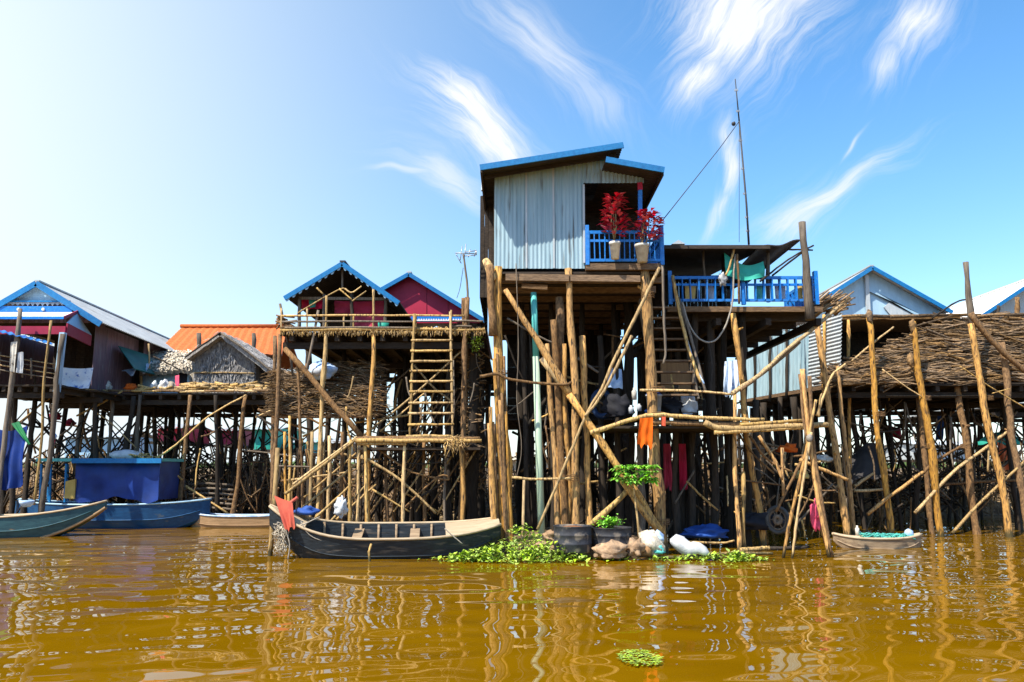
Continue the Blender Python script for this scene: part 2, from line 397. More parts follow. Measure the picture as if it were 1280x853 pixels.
tc = N.new('ShaderNodeTexCoord'); sp = N.new('ShaderNodeSeparateXYZ'); LK.new(tc.outputs['Generated'], sp.inputs[0])
dx, dy, dz = sp.outputs
# bright air towards the sun's side and low over the land
def dotv(v):
    v = V(v).normalized()
    return mth('ADD', mth('ADD', mth('MULTIPLY', dx, v.x), mth('MULTIPLY', dy, v.y)), mth('MULTIPLY', dz, v.z))
glow = mth('DIVIDE', mth('SUBTRACT', dotv((-.84, .46, .28)), .22), .74, clamp=True)
glow = mth('POWER', glow, 2.7)
low = mth('POWER', mth('SUBTRACT', 1.0, mth('ABSOLUTE', dz), clamp=True), 9.0)
hz = mth('MINIMUM', mth('ADD', mth('MULTIPLY', glow, 1.12), mth('MULTIPLY', low, .66)), 1.0)
mixh = N.new('ShaderNodeMix'); mixh.data_type = 'RGBA'
LK.new(hz, mixh.inputs[0]); LK.new(hsv.outputs[0], mixh.inputs[6]); mixh.inputs[7].default_value = (3.8, 4.25, 4.4, 1)
# cirrus: streaks in the plane of the sky north of the place (u = x / y, v = z / y)
yy = mth('MAXIMUM', dy, .05)
u_ = mth('DIVIDE', dx, yy); v_ = mth('DIVIDE', dz, yy)
cu = N.new('ShaderNodeCombineXYZ'); LK.new(u_, cu.inputs[0]); LK.new(v_, cu.inputs[1])
def nz(vec, s, d=5, ro=.6, dist=0.0):
    n = N.new('ShaderNodeTexNoise'); n.inputs['Scale'].default_value = s; n.inputs['Detail'].default_value = d; n.inputs['Roughness'].default_value = ro
    n.inputs['Distortion'].default_value = dist
    LK.new(vec, n.inputs['Vector']); return n
warp = nz(cu.outputs[0], 5, 3, .5)
wsub = N.new('ShaderNodeVectorMath'); wsub.operation = 'SUBTRACT'; LK.new(warp.outputs['Color'], wsub.inputs[0]); wsub.inputs[1].default_value = (.5, .5, .5)
wsc = N.new('ShaderNodeVectorMath'); wsc.operation = 'SCALE'; LK.new(wsub.outputs[0], wsc.inputs[0]); wsc.inputs['Scale'].default_value = .10
wad = N.new('ShaderNodeVectorMath'); wad.operation = 'ADD'; LK.new(cu.outputs[0], wad.inputs[0]); LK.new(wsc.outputs[0], wad.inputs[1])
def uv(px, py):
    d = W(px, py, 1.0) - V((0, 0, EYE)); return d.x / d.y, d.z / d.y
#          centre px    half-length, half-width (px), angle (deg, + = rising to the viewer's right), strength, streak angle
CLOUDS = [((598, 158), 95, 30, -48, 1.25, -50), ((612, 188), 80, 26, -25, .95, -35), ((560, 222), 75, 20, -28, .55, -22), ((505, 212), 60, 5, -6, .45, -8),
          ((568, 118), 34, 8, -80, .8, -75),
          ((680, 50), 120, 34, -40, .52, -42), ((735, 110), 75, 34, -45, .34, -70),
          ((935, 15), 95, 75, 30, 1.2, 48), ((880, 85), 55, 28, 55, .95, 62), ((1000, 0), 60, 26, 50, .7, 55),
          ((1140, 25), 75, 40, 58, .85, 62), ((1105, 85), 40, 18, 60, .7, 62),
          ((912, 190), 62, 13, 82, .95, 70), ((890, 262), 55, 12, 62, .6, 72),
          ((1040, 238), 105, 15, 27, .85, 26), ((1005, 262), 70, 28, 30, .65, 40), ((1066, 180), 24, 4, 55, .5, 55)]
tot = None
for (c, a, b, ang, st, sa) in CLOUDS:
    cu_, cv_ = uv(*c); A = R(ang); ca, sa_ = math.cos(A), math.sin(A)
    s2 = N.new('ShaderNodeSeparateXYZ'); LK.new(wad.outputs[0], s2.inputs[0])
    ux = mth('SUBTRACT', s2.outputs[0], cu_); vx = mth('SUBTRACT', s2.outputs[1], cv_)
    p = mth('MULTIPLY', mth('ADD', mth('MULTIPLY', ux, ca), mth('MULTIPLY', vx, sa_)), 1 / (a / F))
    q = mth('MULTIPLY', mth('SUBTRACT', mth('MULTIPLY', vx, ca), mth('MULTIPLY', ux, sa_)), 1 / (b / F))
    r2 = mth('ADD', mth('MULTIPLY', p, p), mth('MULTIPLY', q, q))
    m = mth('POWER', 2.718, mth('MULTIPLY', r2, -.75))
    B = R(sa); mp = N.new('ShaderNodeVectorRotate'); mp.rotation_type = 'Z_AXIS'; mp.inputs['Angle'].default_value = -B
    LK.new(wad.outputs[0], mp.inputs['Vector'])
    ms = N.new('ShaderNodeVectorMath'); ms.operation = 'MULTIPLY'; ms.inputs[1].default_value = (6.5, 62, 1); LK.new(mp.outputs[0], ms.inputs[0])
    n = nz(ms.outputs[0], 1.0, 9, .72, .2)
    k = mth('DIVIDE', mth('SUBTRACT', mth('ADD', n.outputs['Fac'], mth('MULTIPLY', m, .36)), .52), .38, clamp=True)
    t = mth('MULTIPLY', mth('MULTIPLY', k, m), st)
    tot = t if tot is None else mth('MAXIMUM', tot, t)
veil = nz(wad.outputs[0], 7, 6, .6)
tot = mth('MULTIPLY', mth('MINIMUM', mth('MULTIPLY', tot, 1.15), 1.0), .95)
front = mth('GREATER_THAN', dy, .06)
tot = mth('MULTIPLY', tot, front)
mixc = N.new('ShaderNodeMix'); mixc.data_type = 'RGBA'
LK.new(tot, mixc.inputs[0]); LK.new(mixh.outputs[2], mixc.inputs[6]); mixc.inputs[7].default_value = (4.1, 4.2, 4.3, 1)
LK.new(mixc.outputs[2], bg.inputs['Color'])

scene.view_settings.view_transform = 'Standard'; scene.view_settings.look = 'None'
scene.view_settings.exposure = .85; scene.view_settings.gamma = 1.0
scene.cycles.max_bounces = 6; scene.cycles.diffuse_bounces = 3; scene.cycles.glossy_bounces = 3
scene.cycles.use_denoising = True

# ------------------------------------------------------------------ ground and water
def ground_z(x, y):
    n = mnoise.noise(V((x * .35, y * .35, 0))) * .5 + mnoise.noise(V((x * 1.3, y * 1.3, 5))) * .22
    islet = 1 - ((x - 1.2) / 3.6) ** 2 - ((y - 22.0) / 4.0) ** 2            # mud islet under the tall tin house
    z = -1.0 + 1.28 * max(0, min(1, islet * 1.5 + .30))
    t = (y - 30.0 - 1.5 * mnoise.noise(V((x * .12, 3, 0)))) / 5.0
    bank = -1.0 + 1.6 * max(0, min(1, t)) + max(0, min(1.2, (y - 36) * .10))
    z = max(z, bank)
    return z + n * (.16 if z > -.5 else .05)
xs = [-2500, -900, -300, -120, -70] + [x * .5 for x in range(-90, 91)] + [70, 120, 300, 900, 2500]
ys = [-300, -100, -20, 0, 8, 14] + [15 + .4 * i for i in range(76)] + [47, 50, 55, 62, 72, 90, 120, 200, 400, 900, 2500]
mb = MB(); vs = [(x, y, ground_z(x, y)) for y in ys for x in xs]; w = len(xs)
mb.add(vs, [(j * w + i, j * w + i + 1, (j + 1) * w + i + 1, (j + 1) * w + i) for j in range(len(ys) - 1) for i in range(w - 1)], True)
g = mb.build('ground', mud); g['kind'] = 'structure'

wm = bpy.data.materials.new('river_water'); wm.use_nodes = True
n_ = wm.node_tree.nodes; l_ = wm.node_tree.links; pb = n_['Principled BSDF']
pb.inputs['Specular Tint'].default_value = (1, .94, .78, 1); pb.inputs['Roughness'].default_value = .012; pb.inputs['IOR'].default_value = 1.333; pb.inputs['Specular IOR Level'].default_value = .6
t1 = n_.new('ShaderNodeTexCoord'); t2 = n_.new('ShaderNodeTexNoise'); t2.inputs['Scale'].default_value = .35; l_.new(t1.outputs['Object'], t2.inputs['Vector'])
r1 = ramp(wm.node_tree, [(.3, (.150, .073, .0004)), (.7, (.195, .098, .0009))]); l_.new(t2.outputs['Fac'], r1.inputs['Fac']); l_.new(r1.outputs[0], pb.inputs['Base Color'])
mpw = n_.new('ShaderNodeMapping'); mpw.inputs['Scale'].default_value = (1.0, 2.4, 1); l_.new(t1.outputs['Object'], mpw.inputs[0])
t3 = n_.new('ShaderNodeTexNoise'); t3.inputs['Scale'].default_value = 5.0; t3.inputs['Detail'].default_value = 3; l_.new(mpw.outputs[0], t3.inputs['Vector'])
bw = n_.new('ShaderNodeBump'); bw.inputs['Strength'].default_value = .0; bw.inputs['Distance'].default_value = .02
l_.new(t3.outputs['Fac'], bw.inputs['Height']); l_.new(bw.outputs['Normal'], pb.inputs['Normal'])

def axis(lo, hi, step, far):
    a = np.arange(lo, hi + 1e-6, step); left = [-f for f in reversed(far)]
    return np.array(left + list(a) + list(far))
X = axis(-19, 19, .075, [26, 40, 80, 200, 600, 2500]); Y = np.array([-2500, -500, -100, -20, 0, 3] + list(np.arange(4.0, 27.0, .05)) + list(np.arange(27.0, 34, .2)) + [36, 40, 50, 70, 120, 300])
xx, yy_ = np.meshgrid(X, Y)
rs = np.random.RandomState(4); z = np.zeros_like(xx)
for i in range(46):
    lam = .42 * (7.0 ** rs.rand()); th = rs.normal(math.pi / 2 + .12, .50); k = 2 * math.pi / lam
    ax, ay = math.cos(th), math.sin(th); s = .0125 * (lam / .7) ** .15
    ph = k * (ax * xx + ay * yy_) + rs.rand() * 6.28 + .9 * np.sin(xx * .31 + i) + .8 * np.sin(yy_ * .23 + 2 * i)
    env = .55 + .45 * np.sin(xx * (.12 + .09 * rs.rand()) + rs.rand() * 6) * np.sin(yy_ * (.25 + .2 * rs.rand()) + rs.rand() * 6)
    z += s / k * np.sin(ph) * env * .74
inside = (np.abs(xx) < 19.5) & (yy_ > 3.5) & (yy_ < 33)
z[~inside] = 0
me = bpy.data.meshes.new('water'); nx_, ny_ = len(X), len(Y)
vco = np.stack([xx.ravel(), yy_.ravel(), z.ravel()], 1).astype(np.float32)
idx = np.arange(nx_ * ny_).reshape(ny_, nx_)
q = np.stack([idx[:-1, :-1].ravel(), idx[:-1, 1:].ravel(), idx[1:, 1:].ravel(), idx[1:, :-1].ravel()], 1).astype(np.int32)
me.vertices.add(len(vco)); me.vertices.foreach_set('co', vco.ravel())
me.loops.add(q.size); me.loops.foreach_set('vertex_index', q.ravel())
me.polygons.add(len(q)); me.polygons.foreach_set('loop_start', np.arange(0, q.size, 4, dtype=np.int32)); me.polygons.foreach_set('use_smooth', np.ones(len(q), bool))
me.update(calc_edges=True); me.validate(); me.materials.append(wm)
wo = bpy.data.objects.new('water', me); col.objects.link(wo); wo['kind'] = 'structure'

# far low treeline beyond the plain
mb = MB()
for i in range(900):
    x = RND.uniform(-420, 420); y = RND.uniform(420, 470); h = 2.2 + 2.6 * abs(mnoise.noise(V((x * .02, 0, 3)))) * RND.random()
    mb.blob((x, y, 1.5 + h * .4), (RND.uniform(2, 5), RND.uniform(2, 4), h), i, 6, 4, .5)
tag(mb.build('treeline', farleaf), 'low far treeline beyond the stilts', 'treeline', kind='stuff')

# tangle of thin sticks and rails standing on the bank behind the stilts
mb = MB(); rt = random.Random(77)
for i in range(4600):
    x = rt.uniform(-21, 24); y = rt.uniform(30.5, 40)
    if mnoise.noise(V((x * .6, y * .4, 9))) < -.18: continue
    zc = rt.uniform(.2, 1.3 + 1.5 * rt.random()); up = rt.random() < .55; L = rt.uniform(.5, 1.9)
    d = V((rt.gauss(0, .25), rt.gauss(0, .2), 1)) if up else V((rt.uniform(-1, 1), rt.uniform(-.6, .6), rt.gauss(0, .35)))
    d = d.normalized() * L; p = V((x, y, max(zc, ground_z(x, y) + (abs(d.z) / 2 if up else 0)))); k = V((rt.uniform(-.05, .05), 0, rt.uniform(-.05, .05)))
    mb.tube([p - d / 2, p + k, p + d / 2], [rt.uniform(.012, .038)] * 3, 4, False)
tag(mb.build('stick_tangle', brushd), 'tangle of thin sticks and rails standing on the bank behind the stilts', 'sticks', kind='stuff')

# litter of sticks on the bank behind the stilts
mb = MB()
for i in range(3600):
    x = RND.uniform(-24, 26); y = RND.uniform(30.5, 44)
    gz = ground_z(x, y)
    if gz < -.05: continue
    a = RND.uniform(0, 3.14); t = RND.uniform(-.1, .7); L = RND.uniform(.2, 1.1)
    d = V((math.cos(a) * math.cos(t), math.sin(a) * math.cos(t), math.sin(t))); p = V((x, y, gz + RND.uniform(0, .25)))
    mb.tube([p - d * L / 2, p + d * L / 2], [RND.uniform(.012, .045)] * 2, 4)
tag(mb.build('bank_litter', litterm), 'driftwood and firewood litter strewn over the mud bank', 'driftwood litter', kind='stuff')

# ================================================================== the tall tin house
YG = 19.5
gz = W(680, 333, YG).z
G = thing('stilt_house', 'tall narrow house of pale corrugated tin with blue roof edges, on the highest stilts', 'stilt house', (1.4, YG, 0), 'stilt houses')
xl, xm, xr = W(618, 270, YG).x, W(730, 280, YG).x, W(806, 270, YG).x
zl, zp, zo = W(618, 206, YG).z, W(770, 186, YG).z, W(730, 229, YG).z
zr = W(806, 204, YG).z
YB = 30.0
gx2 = W(827, 300, YG).x
zat = lambda x: zl + (zp - zl) * (x - xl) / (W(770, 186, YG).x - xl)
b = MB(); corr((xl, YG, gz - .06), (xm, YG, gz - .06), (xl, YG, zat(xl) - .12), (xm, YG, zat(xm) - .12), .105, .010, mb=b)
corr((xm, YG, zo), (xr, YG, zo), (xm, YG, zat(xm) - .12), (xr, YG, zr - .05), .105, .010, mb=b)
b.build('tin_wall', tin, G)
for x in (W(658, 270, YG).x, W(692, 270, YG).x):
    MB().box((x - .025, YG - .030, gz - .05), (x + .02, YG - .018, zat(x) - .2)).build('tin_seam', tinw, G)
planks((xl, YB, gz), (xl, YG + .05, gz), (xl, YB, zl - .15), (xl, YG + .05, zl - .15), 40).build('side_wall', dplank, G)
planks((gx2, YG + 2.2, gz), (gx2, YB, gz), (gx2, YG + 2.2, zr - .2), (gx2, YB, zr - .2), 30).build('side_wall', dplank, G)
planks((xl, YB, gz), (gx2, YB, gz), (xl, YB, zl - .1), (gx2, YB, zr - .1), 18).build('rear_wall', dplank, G)
MB().box((xl + .05, YG + 2.2, gz), (gx2, YG + 2.26, zr - .1)).build('inner_wall', dplank, G)
# the wider rear room seen past the corner
r0 = W(601, 300, 21.6).x
planks((r0, 28, gz - .35), (r0, 21.6, gz - .35), (r0, 28, zl - .1), (r0, 21.6, zl - .1), 24).build('rear_room_wall', dplank, G)
planks((r0, 21.6, gz - .35), (xl + .1, 21.6, gz - .35), (r0, 21.6, zl - .1), (xl + .1, 21.6, zl - .1), 5).build('rear_room_wall', dplank, G)
for a, c in ((601.5, 607), (609, 616)):
    p = W(a, 238, 21.4); q_ = W(c, 223, 21.4); MB().box((p.x, 21.38, p.z), (q_.x, 21.5, q_.z)).build('white_panel', white, G)
# floor and what carries it
planks((xl - .02, YG, gz - .14), (xl - .02, YB, gz - .14), (gx2, YG, gz - .14), (gx2, YB, gz - .14), 60, .05).build('floor_deck', dplank, G)
for i in range(9):
    y = YG + .35 + i * 1.15; MB().box((xl - .1, y, gz - .34), (gx2 + .1, y + .13, gz - .165)).build('joist', plank, G)
a, c = W(632, 347, YG - .1), W(800, 349, YG - .1)
MB().bar(a, (W(711, 348, YG - .1)), .10, .17).build('beam', plank, G); MB().bar(W(713, 348, YG - .1), c, .10, .16).build('beam', plank, G)
MB().box((xm + .02, YG - .14, gz - .12), (gx2, YG + .3, gz + .04)).build('sill_board', plank, G)
# roofs
Yf = YG - .78
def roofslab(parent, A, Bp, yf, yb, rise, mat, trim=None, name='roof', tw=.05, th=.145, period=.15):
    """sheet between front points A and Bp (at yf) pushed back to yb and rising"""
    A, Bp = V(A), V(Bp); A.y = Bp.y = yf; d = V((0, yb - yf, rise))
    corr(A + d, A, Bp + d, Bp, period, .02, .02).build(name, mat, parent)
    if trim: MB().bar(A + V((0, -.04, -th * .35)), Bp + V((0, -.04, -th * .35)), tw, th).build(name + '_trim', trim, parent)
A, Bp = W(600, 208, Yf), W(779, 180, Yf)
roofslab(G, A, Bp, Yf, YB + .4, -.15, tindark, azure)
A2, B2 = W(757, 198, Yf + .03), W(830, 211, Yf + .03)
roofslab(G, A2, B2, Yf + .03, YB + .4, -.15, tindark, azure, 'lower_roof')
MB().bar(V((B2.x - .02, Yf + .1, B2.z - .08)), V((B2.x - .02, YB, B2.z - .16)), .05, .14).build('eave_board', dplank, G)
MB().bar(V((A.x + .03, Yf + .05, A.z - .07)), V((A.x + .03, YB, A.z - .2)), .05, .14).build('eave_board', dplank, G)
for i in range(6):
    y = Yf + .5 + i * 1.7
    MB().bar((A.x + .1, y, A.z - .1), (Bp.x - .1, y, Bp.z - .1), .06, .09).build('rafter', dplank, G)
p = W(742, 199, YG - .12); MB().prism([W(738, 190, YG - .1), W(757, 190, YG - .1), W(755, 201, YG - .1), W(736, 198, YG - .1)], (0, .04, 0)).build('gable_patch', dgreen, G)
p0, p1 = W(800, 231, YG - .05), W(800, 326, YG - .05)
MB().bar(p0, p1, .10, .10, (0, 1, 0)).build('corner_post', blue, G)
MB().bar(W(799.5, 229, YG - .06), W(800, 238, YG - .06), .12, .12, (0, 1, 0)).build('post_cap', redcloth, G)
MB().bar(W(729.5, 231, YG - .04), W(730, 329, YG - .04), .05, .05, (0, 1, 0)).build('door_jamb', tinw, G)
# balcony rail
def rail(parent, P0, P1, h, n, mat, bw=.07, name='balcony_rail', post=.09, posts=(0, 1), wide=None):
    P0, P1 = V(P0), V(P1); up = V((0, 0, 1)); b = MB()
    b.bar(P0 + up * h, P1 + up * h, .06, .08); b.bar(P0 + up * .12, P1 + up * .12, .05, .07); b.bar(P0 + up * (h * .74), P1 + up * (h * .74), .04, .06)
    o = b.build(name, mat, parent)
    for i in range(n):
        t = (i + .5) / n; p = P0.lerp(P1, t)
        MB().bar(p + up * .10 + (P1 - P0).normalized() * RND.uniform(-.012, .012), p + up * h * RND.uniform(.95, .99) + (P1 - P0).normalized() * RND.uniform(-.012, .012), bw * RND.uniform(.85, 1.15), .025, (P1 - P0)).build('baluster', mat, o)
    for t in posts:
        p = P0.lerp(P1, t); MB().bar(p, p + up * (h + .18), post, post, (0, 1, 0)).build('rail_post', mat, o)
    return o
yr = YG - .12
rail(G, (xm + .06, yr, gz), (gx2 - .02, yr, gz), .84, 15, blue, .06)
rail(G, (gx2 - .03, yr + .05, gz), (gx2 - .03, yr + 1.9, gz), .84, 8, blue, .06)
# stilts
stand(G, (622, 334), (632, 690), YG + .05, 7, golden); stand(G, (805, 338), (829, 690), YG + .05, 8.5, golden, bend=.006)
stand(G, (711, 336), (723, 690), YG, 5.5, golden); stand(G, (699, 372), (716, 690), YG + .5, 6, bark)
for a, c, r in (((692, 400), (709, 690), 5.5), ((684, 430), (700, 690), 4), ((706, 430), (710, 690), 3.6), ((728, 420), (738, 690), 4.6), ((698, 560), (703, 690), 3)):
    stand(G, a, c, YG + .25, r, bark if r > 5 else golden)
for i in range(13):      # split poles lashed round the corner stilt
    x = 612 + i * 1.75; t = RND.choice((345, 440, 480, 500, 510, 520, 530)); 
    stand(G, (x - 1, t + RND.uniform(-10, 10)), (x + 9 + RND.uniform(-3, 2), 690), YG - .14 + RND.uniform(-.06, .1), RND.uniform(1.8, 3.2), RND.choice((golden, bark, bark)), 'split_pole', bend=.004)
pole(G, W(606, 325, YG + .1), W(618, 350, YG), .10, pale, 'forked_branch'); pole(G, W(613, 332, YG - .1), W(616, 420, YG - .1), .09, bark, 'forked_branch')
for x, t, Yb, r in ((783, 375, 23, 10), (772, 400, 24, 6), (760, 395, 27, 7), (690, 380, 24, 7), (672, 400, 27, 6), (648, 420, 26, 5), (735, 400, 28, 7), (800, 400, 26, 6), (812, 420, 24, 5), (662, 395, 23, 4.5), (708, 420, 29, 7), (750, 480, 21.5, 6), (770, 520, 21, 6)):
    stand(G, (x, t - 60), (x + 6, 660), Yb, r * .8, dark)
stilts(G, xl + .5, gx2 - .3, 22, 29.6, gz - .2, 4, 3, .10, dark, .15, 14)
clutter(G, 640, 800, 420, 640, YG + .3, 24, 34, (bark, grey, dark, pale))
for x, y, r in ((628, 470, 8), (716, 500, 8), (722, 520, 8), (822, 522, 10), (823, 490, 10), (716, 600, 9), (810, 372, 9.5), (829, 655, 9.5)): ring(G, x, y, YG, r, 4)
# braces
pole(G, W(632, 362, YG - .15), W(716, 500, YG - .2), .075, golden, 'brace', .085, .01); pole(G, W(712, 493, YG - .22), W(828, 668, YG - .2), .085, golden, 'brace', .09, .012)
pole(G, W(676, 448, YG - .2), W(722, 506, YG - .15), .065, pale, 'brace')
lay(G, [(824, 335), (800, 385), (770, 445), (752, 486), (733, 518), (712, 568), (672, 662)], YG - .3, 2.7, pale, 'brace')
lay(G, [(790, 420), (766, 468), (748, 500), (731, 521)], YG - .36, 2.5, pale, 'brace')
lay(G, [(600, 471), (622, 468), (640, 475), (700, 481), (715, 478)], YG - .3, 2.4, bark, 'tie_pole'); lay(G, [(640, 597), (670, 599), (714, 598)], YG - .25, 2.2, pale, 'tie_pole')
pole(G, W(786, 612, YG - .4), W(735, 660, YG - .5), .065, pale, 'brace'); pole(G, W(776, 600, YG - .5), W(826, 668, YG - .3), .07, golden, 'brace')
lay(G, [(634, 398), (672, 420), (698, 432)], YG + .3, 1.6, grey, 'tie_pole')
lay(G, [(722, 448), (748, 466)], YG + 1, 2.2, grey, 'tie_pole'); lay(G, [(640, 528), (690, 545)], 24, 2, dark, 'brace'); lay(G, [(640, 540), (700, 566)], 24.5, 2, dark, 'brace')
lay(G, [(828, 332), (830, 400), (832, 440), (829, 455)], YG - .3, 2.0, grey, 'hanging_stick')
lay(G, [(645, 330), (648, 430), (646, 500), (652, 560), (645, 600)], YG - .2, .8, grey, 'cord')
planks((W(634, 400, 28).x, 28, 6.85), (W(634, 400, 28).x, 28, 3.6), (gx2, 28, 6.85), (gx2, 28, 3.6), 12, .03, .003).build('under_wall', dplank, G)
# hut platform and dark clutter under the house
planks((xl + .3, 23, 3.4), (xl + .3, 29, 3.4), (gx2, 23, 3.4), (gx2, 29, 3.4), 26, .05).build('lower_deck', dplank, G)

# turquoise pipe with its wooden rest
T = thing('drain_pipe', 'turquoise pipe, pale green below, standing free under the tall tin house', 'pipe', W(677, 690, YG + .3))
p0, pm, p1 = W(667, 366, YG + .3), W(670, 446, YG + .3), W(678, 690, YG + .3); p1.z = -.2
MB().tube([p0, pm], [.076, .078], 12).build('upper_pipe', teal, T); MB().tube([pm, p1], [.085, .088], 12).build('lower_pipe', palegreen, T)
MB().bar(W(652, 359, YG + .3), W(684, 361, YG + .3), .3, .12).build('wooden_rest', plank, T)

# red plants in pots on the sill
def pot_plant(name, label, px, ptop, pbot, fol, seed, spread, tall):
    base = W(px, pbot, YG - .3); t = thing(name, label, 'potted plant', base, 'red plants on the balcony sill')
    h = W(px, ptop, YG - .3).z - base.z; r = h * (.31 if seed == 3 else .38)
    MB().lathe(base, [(0, 0), (r * .72, 0), (r, h * .85), (r * 1.08, h * .86), (r * 1.08, h), (r * .9, h), (r * .85, h * .86), (0, h * .82)], 14).build('pot', potm, t)
    MB().lathe(base, [(0, h * .88), (r * .84, h * .88)], 12).build('soil', soil, t)
    rr = random.Random(seed); lm = MB()
    for k in range(4):
        top = W(fol[0] + rr.uniform(-4, 4), fol[1] + 6, YG - .3) + V((rr.uniform(-.1, .1), rr.uniform(-.2, .1), 0))
        MB().tube([base + V((rr.uniform(-.04, .04), rr.uniform(-.04, .04), h * .85)), base.lerp(top, .6) + V((rr.uniform(-.06, .06), 0, 0)), top], [.016, .013, .009], 6).build('stem', stem, t)
    for k in range(tall):
        tt = rr.random() ** .8; z = W(fol[0], fol[2], YG).z + (W(fol[0], fol[1], YG).z - W(fol[0], fol[2], YG).z) * tt
        wv = spread * (.35 + .65 * math.sin(math.pi * min(1, .15 + tt * .85))); a = rr.uniform(0, 6.28); q = wv * rr.random() ** .5
        c = V((W(fol[0], fol[1], YG).x + math.cos(a) * q, YG - .3 + math.sin(a) * q * .8, z))
        lm.leaf(c, (math.cos(a), math.sin(a), rr.uniform(.1, .9)), rr.uniform(.17, .30), rr.uniform(.08, .14), rr.uniform(.1, .5))
    lm.build('foliage', redleaf, t)
pot_plant('potted_plant', 'tall red-leaved plant in a pale pot before the dark balcony opening', 769, 303, 324, (766, 250, 300), 3, .25, 210)
pot_plant('potted_plant', 'lower red and pink leaved plant potted at the sill end beyond the blue post', 803, 306, 328, (808, 270, 306), 5, .30, 170)

# ================================================================== the balcony house behind
YH = 21.0
hz0 = W(930, 380, YH).z
H = thing('stilt_house', 'dark roofed house with a long bright blue balcony rail and radio mast', 'stilt house', (W(930, 380, YH).x, YH, 0), 'stilt houses')
hx0, hx1 = W(836, 380, YH).x, W(1024, 380, YH).x
planks((hx0, YH, hz0 - .12), (hx0, 29, hz0 - .12), (hx1, YH, hz0 - .12), (hx1, 29, hz0 - .12), 48, .05).build('floor_deck', dplank, H)
MB().bar((hx0 - .05, YH - .05, hz0 - .16), (hx1 + .05, YH - .05, hz0 - .16), .08, .14).build('deck_edge', plank, H)
for i in range(7):
    y = YH + .6 + i * 1.2; MB().box((hx0, y, hz0 - .36), (hx1, y + .13, hz0 - .15)).build('joist', dplank, H)
for i in range(4):
    x = hx0 + (hx1 - hx0) * i / 3; MB().box((x - .07, YH + .1, hz0 - .56), (x + .07, 29, hz0 - .37)).build('bearer', dplank, H)
rail(H, (hx0 + .05, YH + .02, hz0 - .02), (hx1 - .05, YH + .02, hz0 - .02), .74, 18, blue, .145, posts=(0, .5, 1), post=.10)
rail(H, (hx1 - .05, YH + .08, hz0 - .02), (hx1 - .05, YH + 2.4, hz0 - .02), .74, 9, blue, .10)
ze = W(930, 307, YH - .4).z
a, c = W(828, 306, YH - .4), W(962, 307, YH - .4)
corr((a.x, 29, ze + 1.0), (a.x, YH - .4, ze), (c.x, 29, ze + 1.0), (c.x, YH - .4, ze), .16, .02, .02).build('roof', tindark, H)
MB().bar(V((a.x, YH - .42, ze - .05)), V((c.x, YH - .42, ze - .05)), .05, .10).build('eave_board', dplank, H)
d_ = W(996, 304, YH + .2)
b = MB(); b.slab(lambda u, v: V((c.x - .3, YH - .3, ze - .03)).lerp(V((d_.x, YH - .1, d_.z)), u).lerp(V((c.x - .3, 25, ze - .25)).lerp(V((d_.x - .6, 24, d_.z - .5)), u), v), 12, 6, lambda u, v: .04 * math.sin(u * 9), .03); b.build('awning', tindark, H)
planks((hx0, 25.2, hz0), (hx1 - 1.2, 25.2, hz0), (hx0, 25.2, ze + .3), (hx1 - 1.2, 25.2, ze + .3), 24).build('rear_wall', dplank, H)
planks((hx0 - .02, 29, hz0), (hx0 - .02, YH + .3, hz0), (hx0 - .02, 29, ze + .2), (hx0 - .02, YH + .3, ze), 26).build('side_wall', dplank, H)
pole(H, W(879, 312, YH + .3), W(882, 378, YH + .3), .035, grey, 'veranda_post'); pole(H, W(961, 312, YH + .3), W(960, 378, YH + .3), .05, grey, 'veranda_post')
pole(H, W(1003, 278, YH - .1), W(1012, 400, YH - .1), .10, grey, 'corner_post', .11, .004)
lay(H, [(950, 352), (985, 325), (1017, 307)], YH - .1, 1.6, dark, 'branch'); lay(H, [(965, 345), (1000, 318), (1008, 312)], YH, 1.6, dark, 'branch'); lay(H, [(985, 312), (1016, 313)], YH, 1.4, dark, 'branch')
p = W(848, 302, YH + 1.2); MB().prism([W(840, 305, YH + .6), W(848, 300, YH + .6), W(857, 305, YH + .6)], (0, 3, .3)).build('ridge_cap', tinw, H)
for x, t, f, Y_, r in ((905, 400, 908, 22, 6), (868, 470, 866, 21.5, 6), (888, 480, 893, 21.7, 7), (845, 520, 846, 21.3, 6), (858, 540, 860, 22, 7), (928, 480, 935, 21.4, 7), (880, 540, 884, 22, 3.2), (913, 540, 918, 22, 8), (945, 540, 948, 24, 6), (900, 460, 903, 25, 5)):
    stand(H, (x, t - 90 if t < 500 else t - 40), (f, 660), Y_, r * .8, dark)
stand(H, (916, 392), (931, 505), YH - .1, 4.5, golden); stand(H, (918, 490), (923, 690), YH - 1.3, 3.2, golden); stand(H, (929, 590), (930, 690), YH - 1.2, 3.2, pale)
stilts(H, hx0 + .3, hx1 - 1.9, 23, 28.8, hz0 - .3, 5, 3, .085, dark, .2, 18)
clutter(H, 835, 930, 430, 670, 20.6, 25, 26, (bark, grey, dark, pale)); clutter(H, 930, 1030, 545, 670, 20.6, 25, 30, (bark, grey, bark, pale))
planks((hx0 + .3, 28.6, hz0 - .2), (hx0 + .3, 28.6, 4.0), (W(905, 430, 28.6).x, 28.6, hz0 - .2), (W(905, 430, 28.6).x, 28.6, 4.0), 10, .03, .003).build('under_wall', dplank, H)
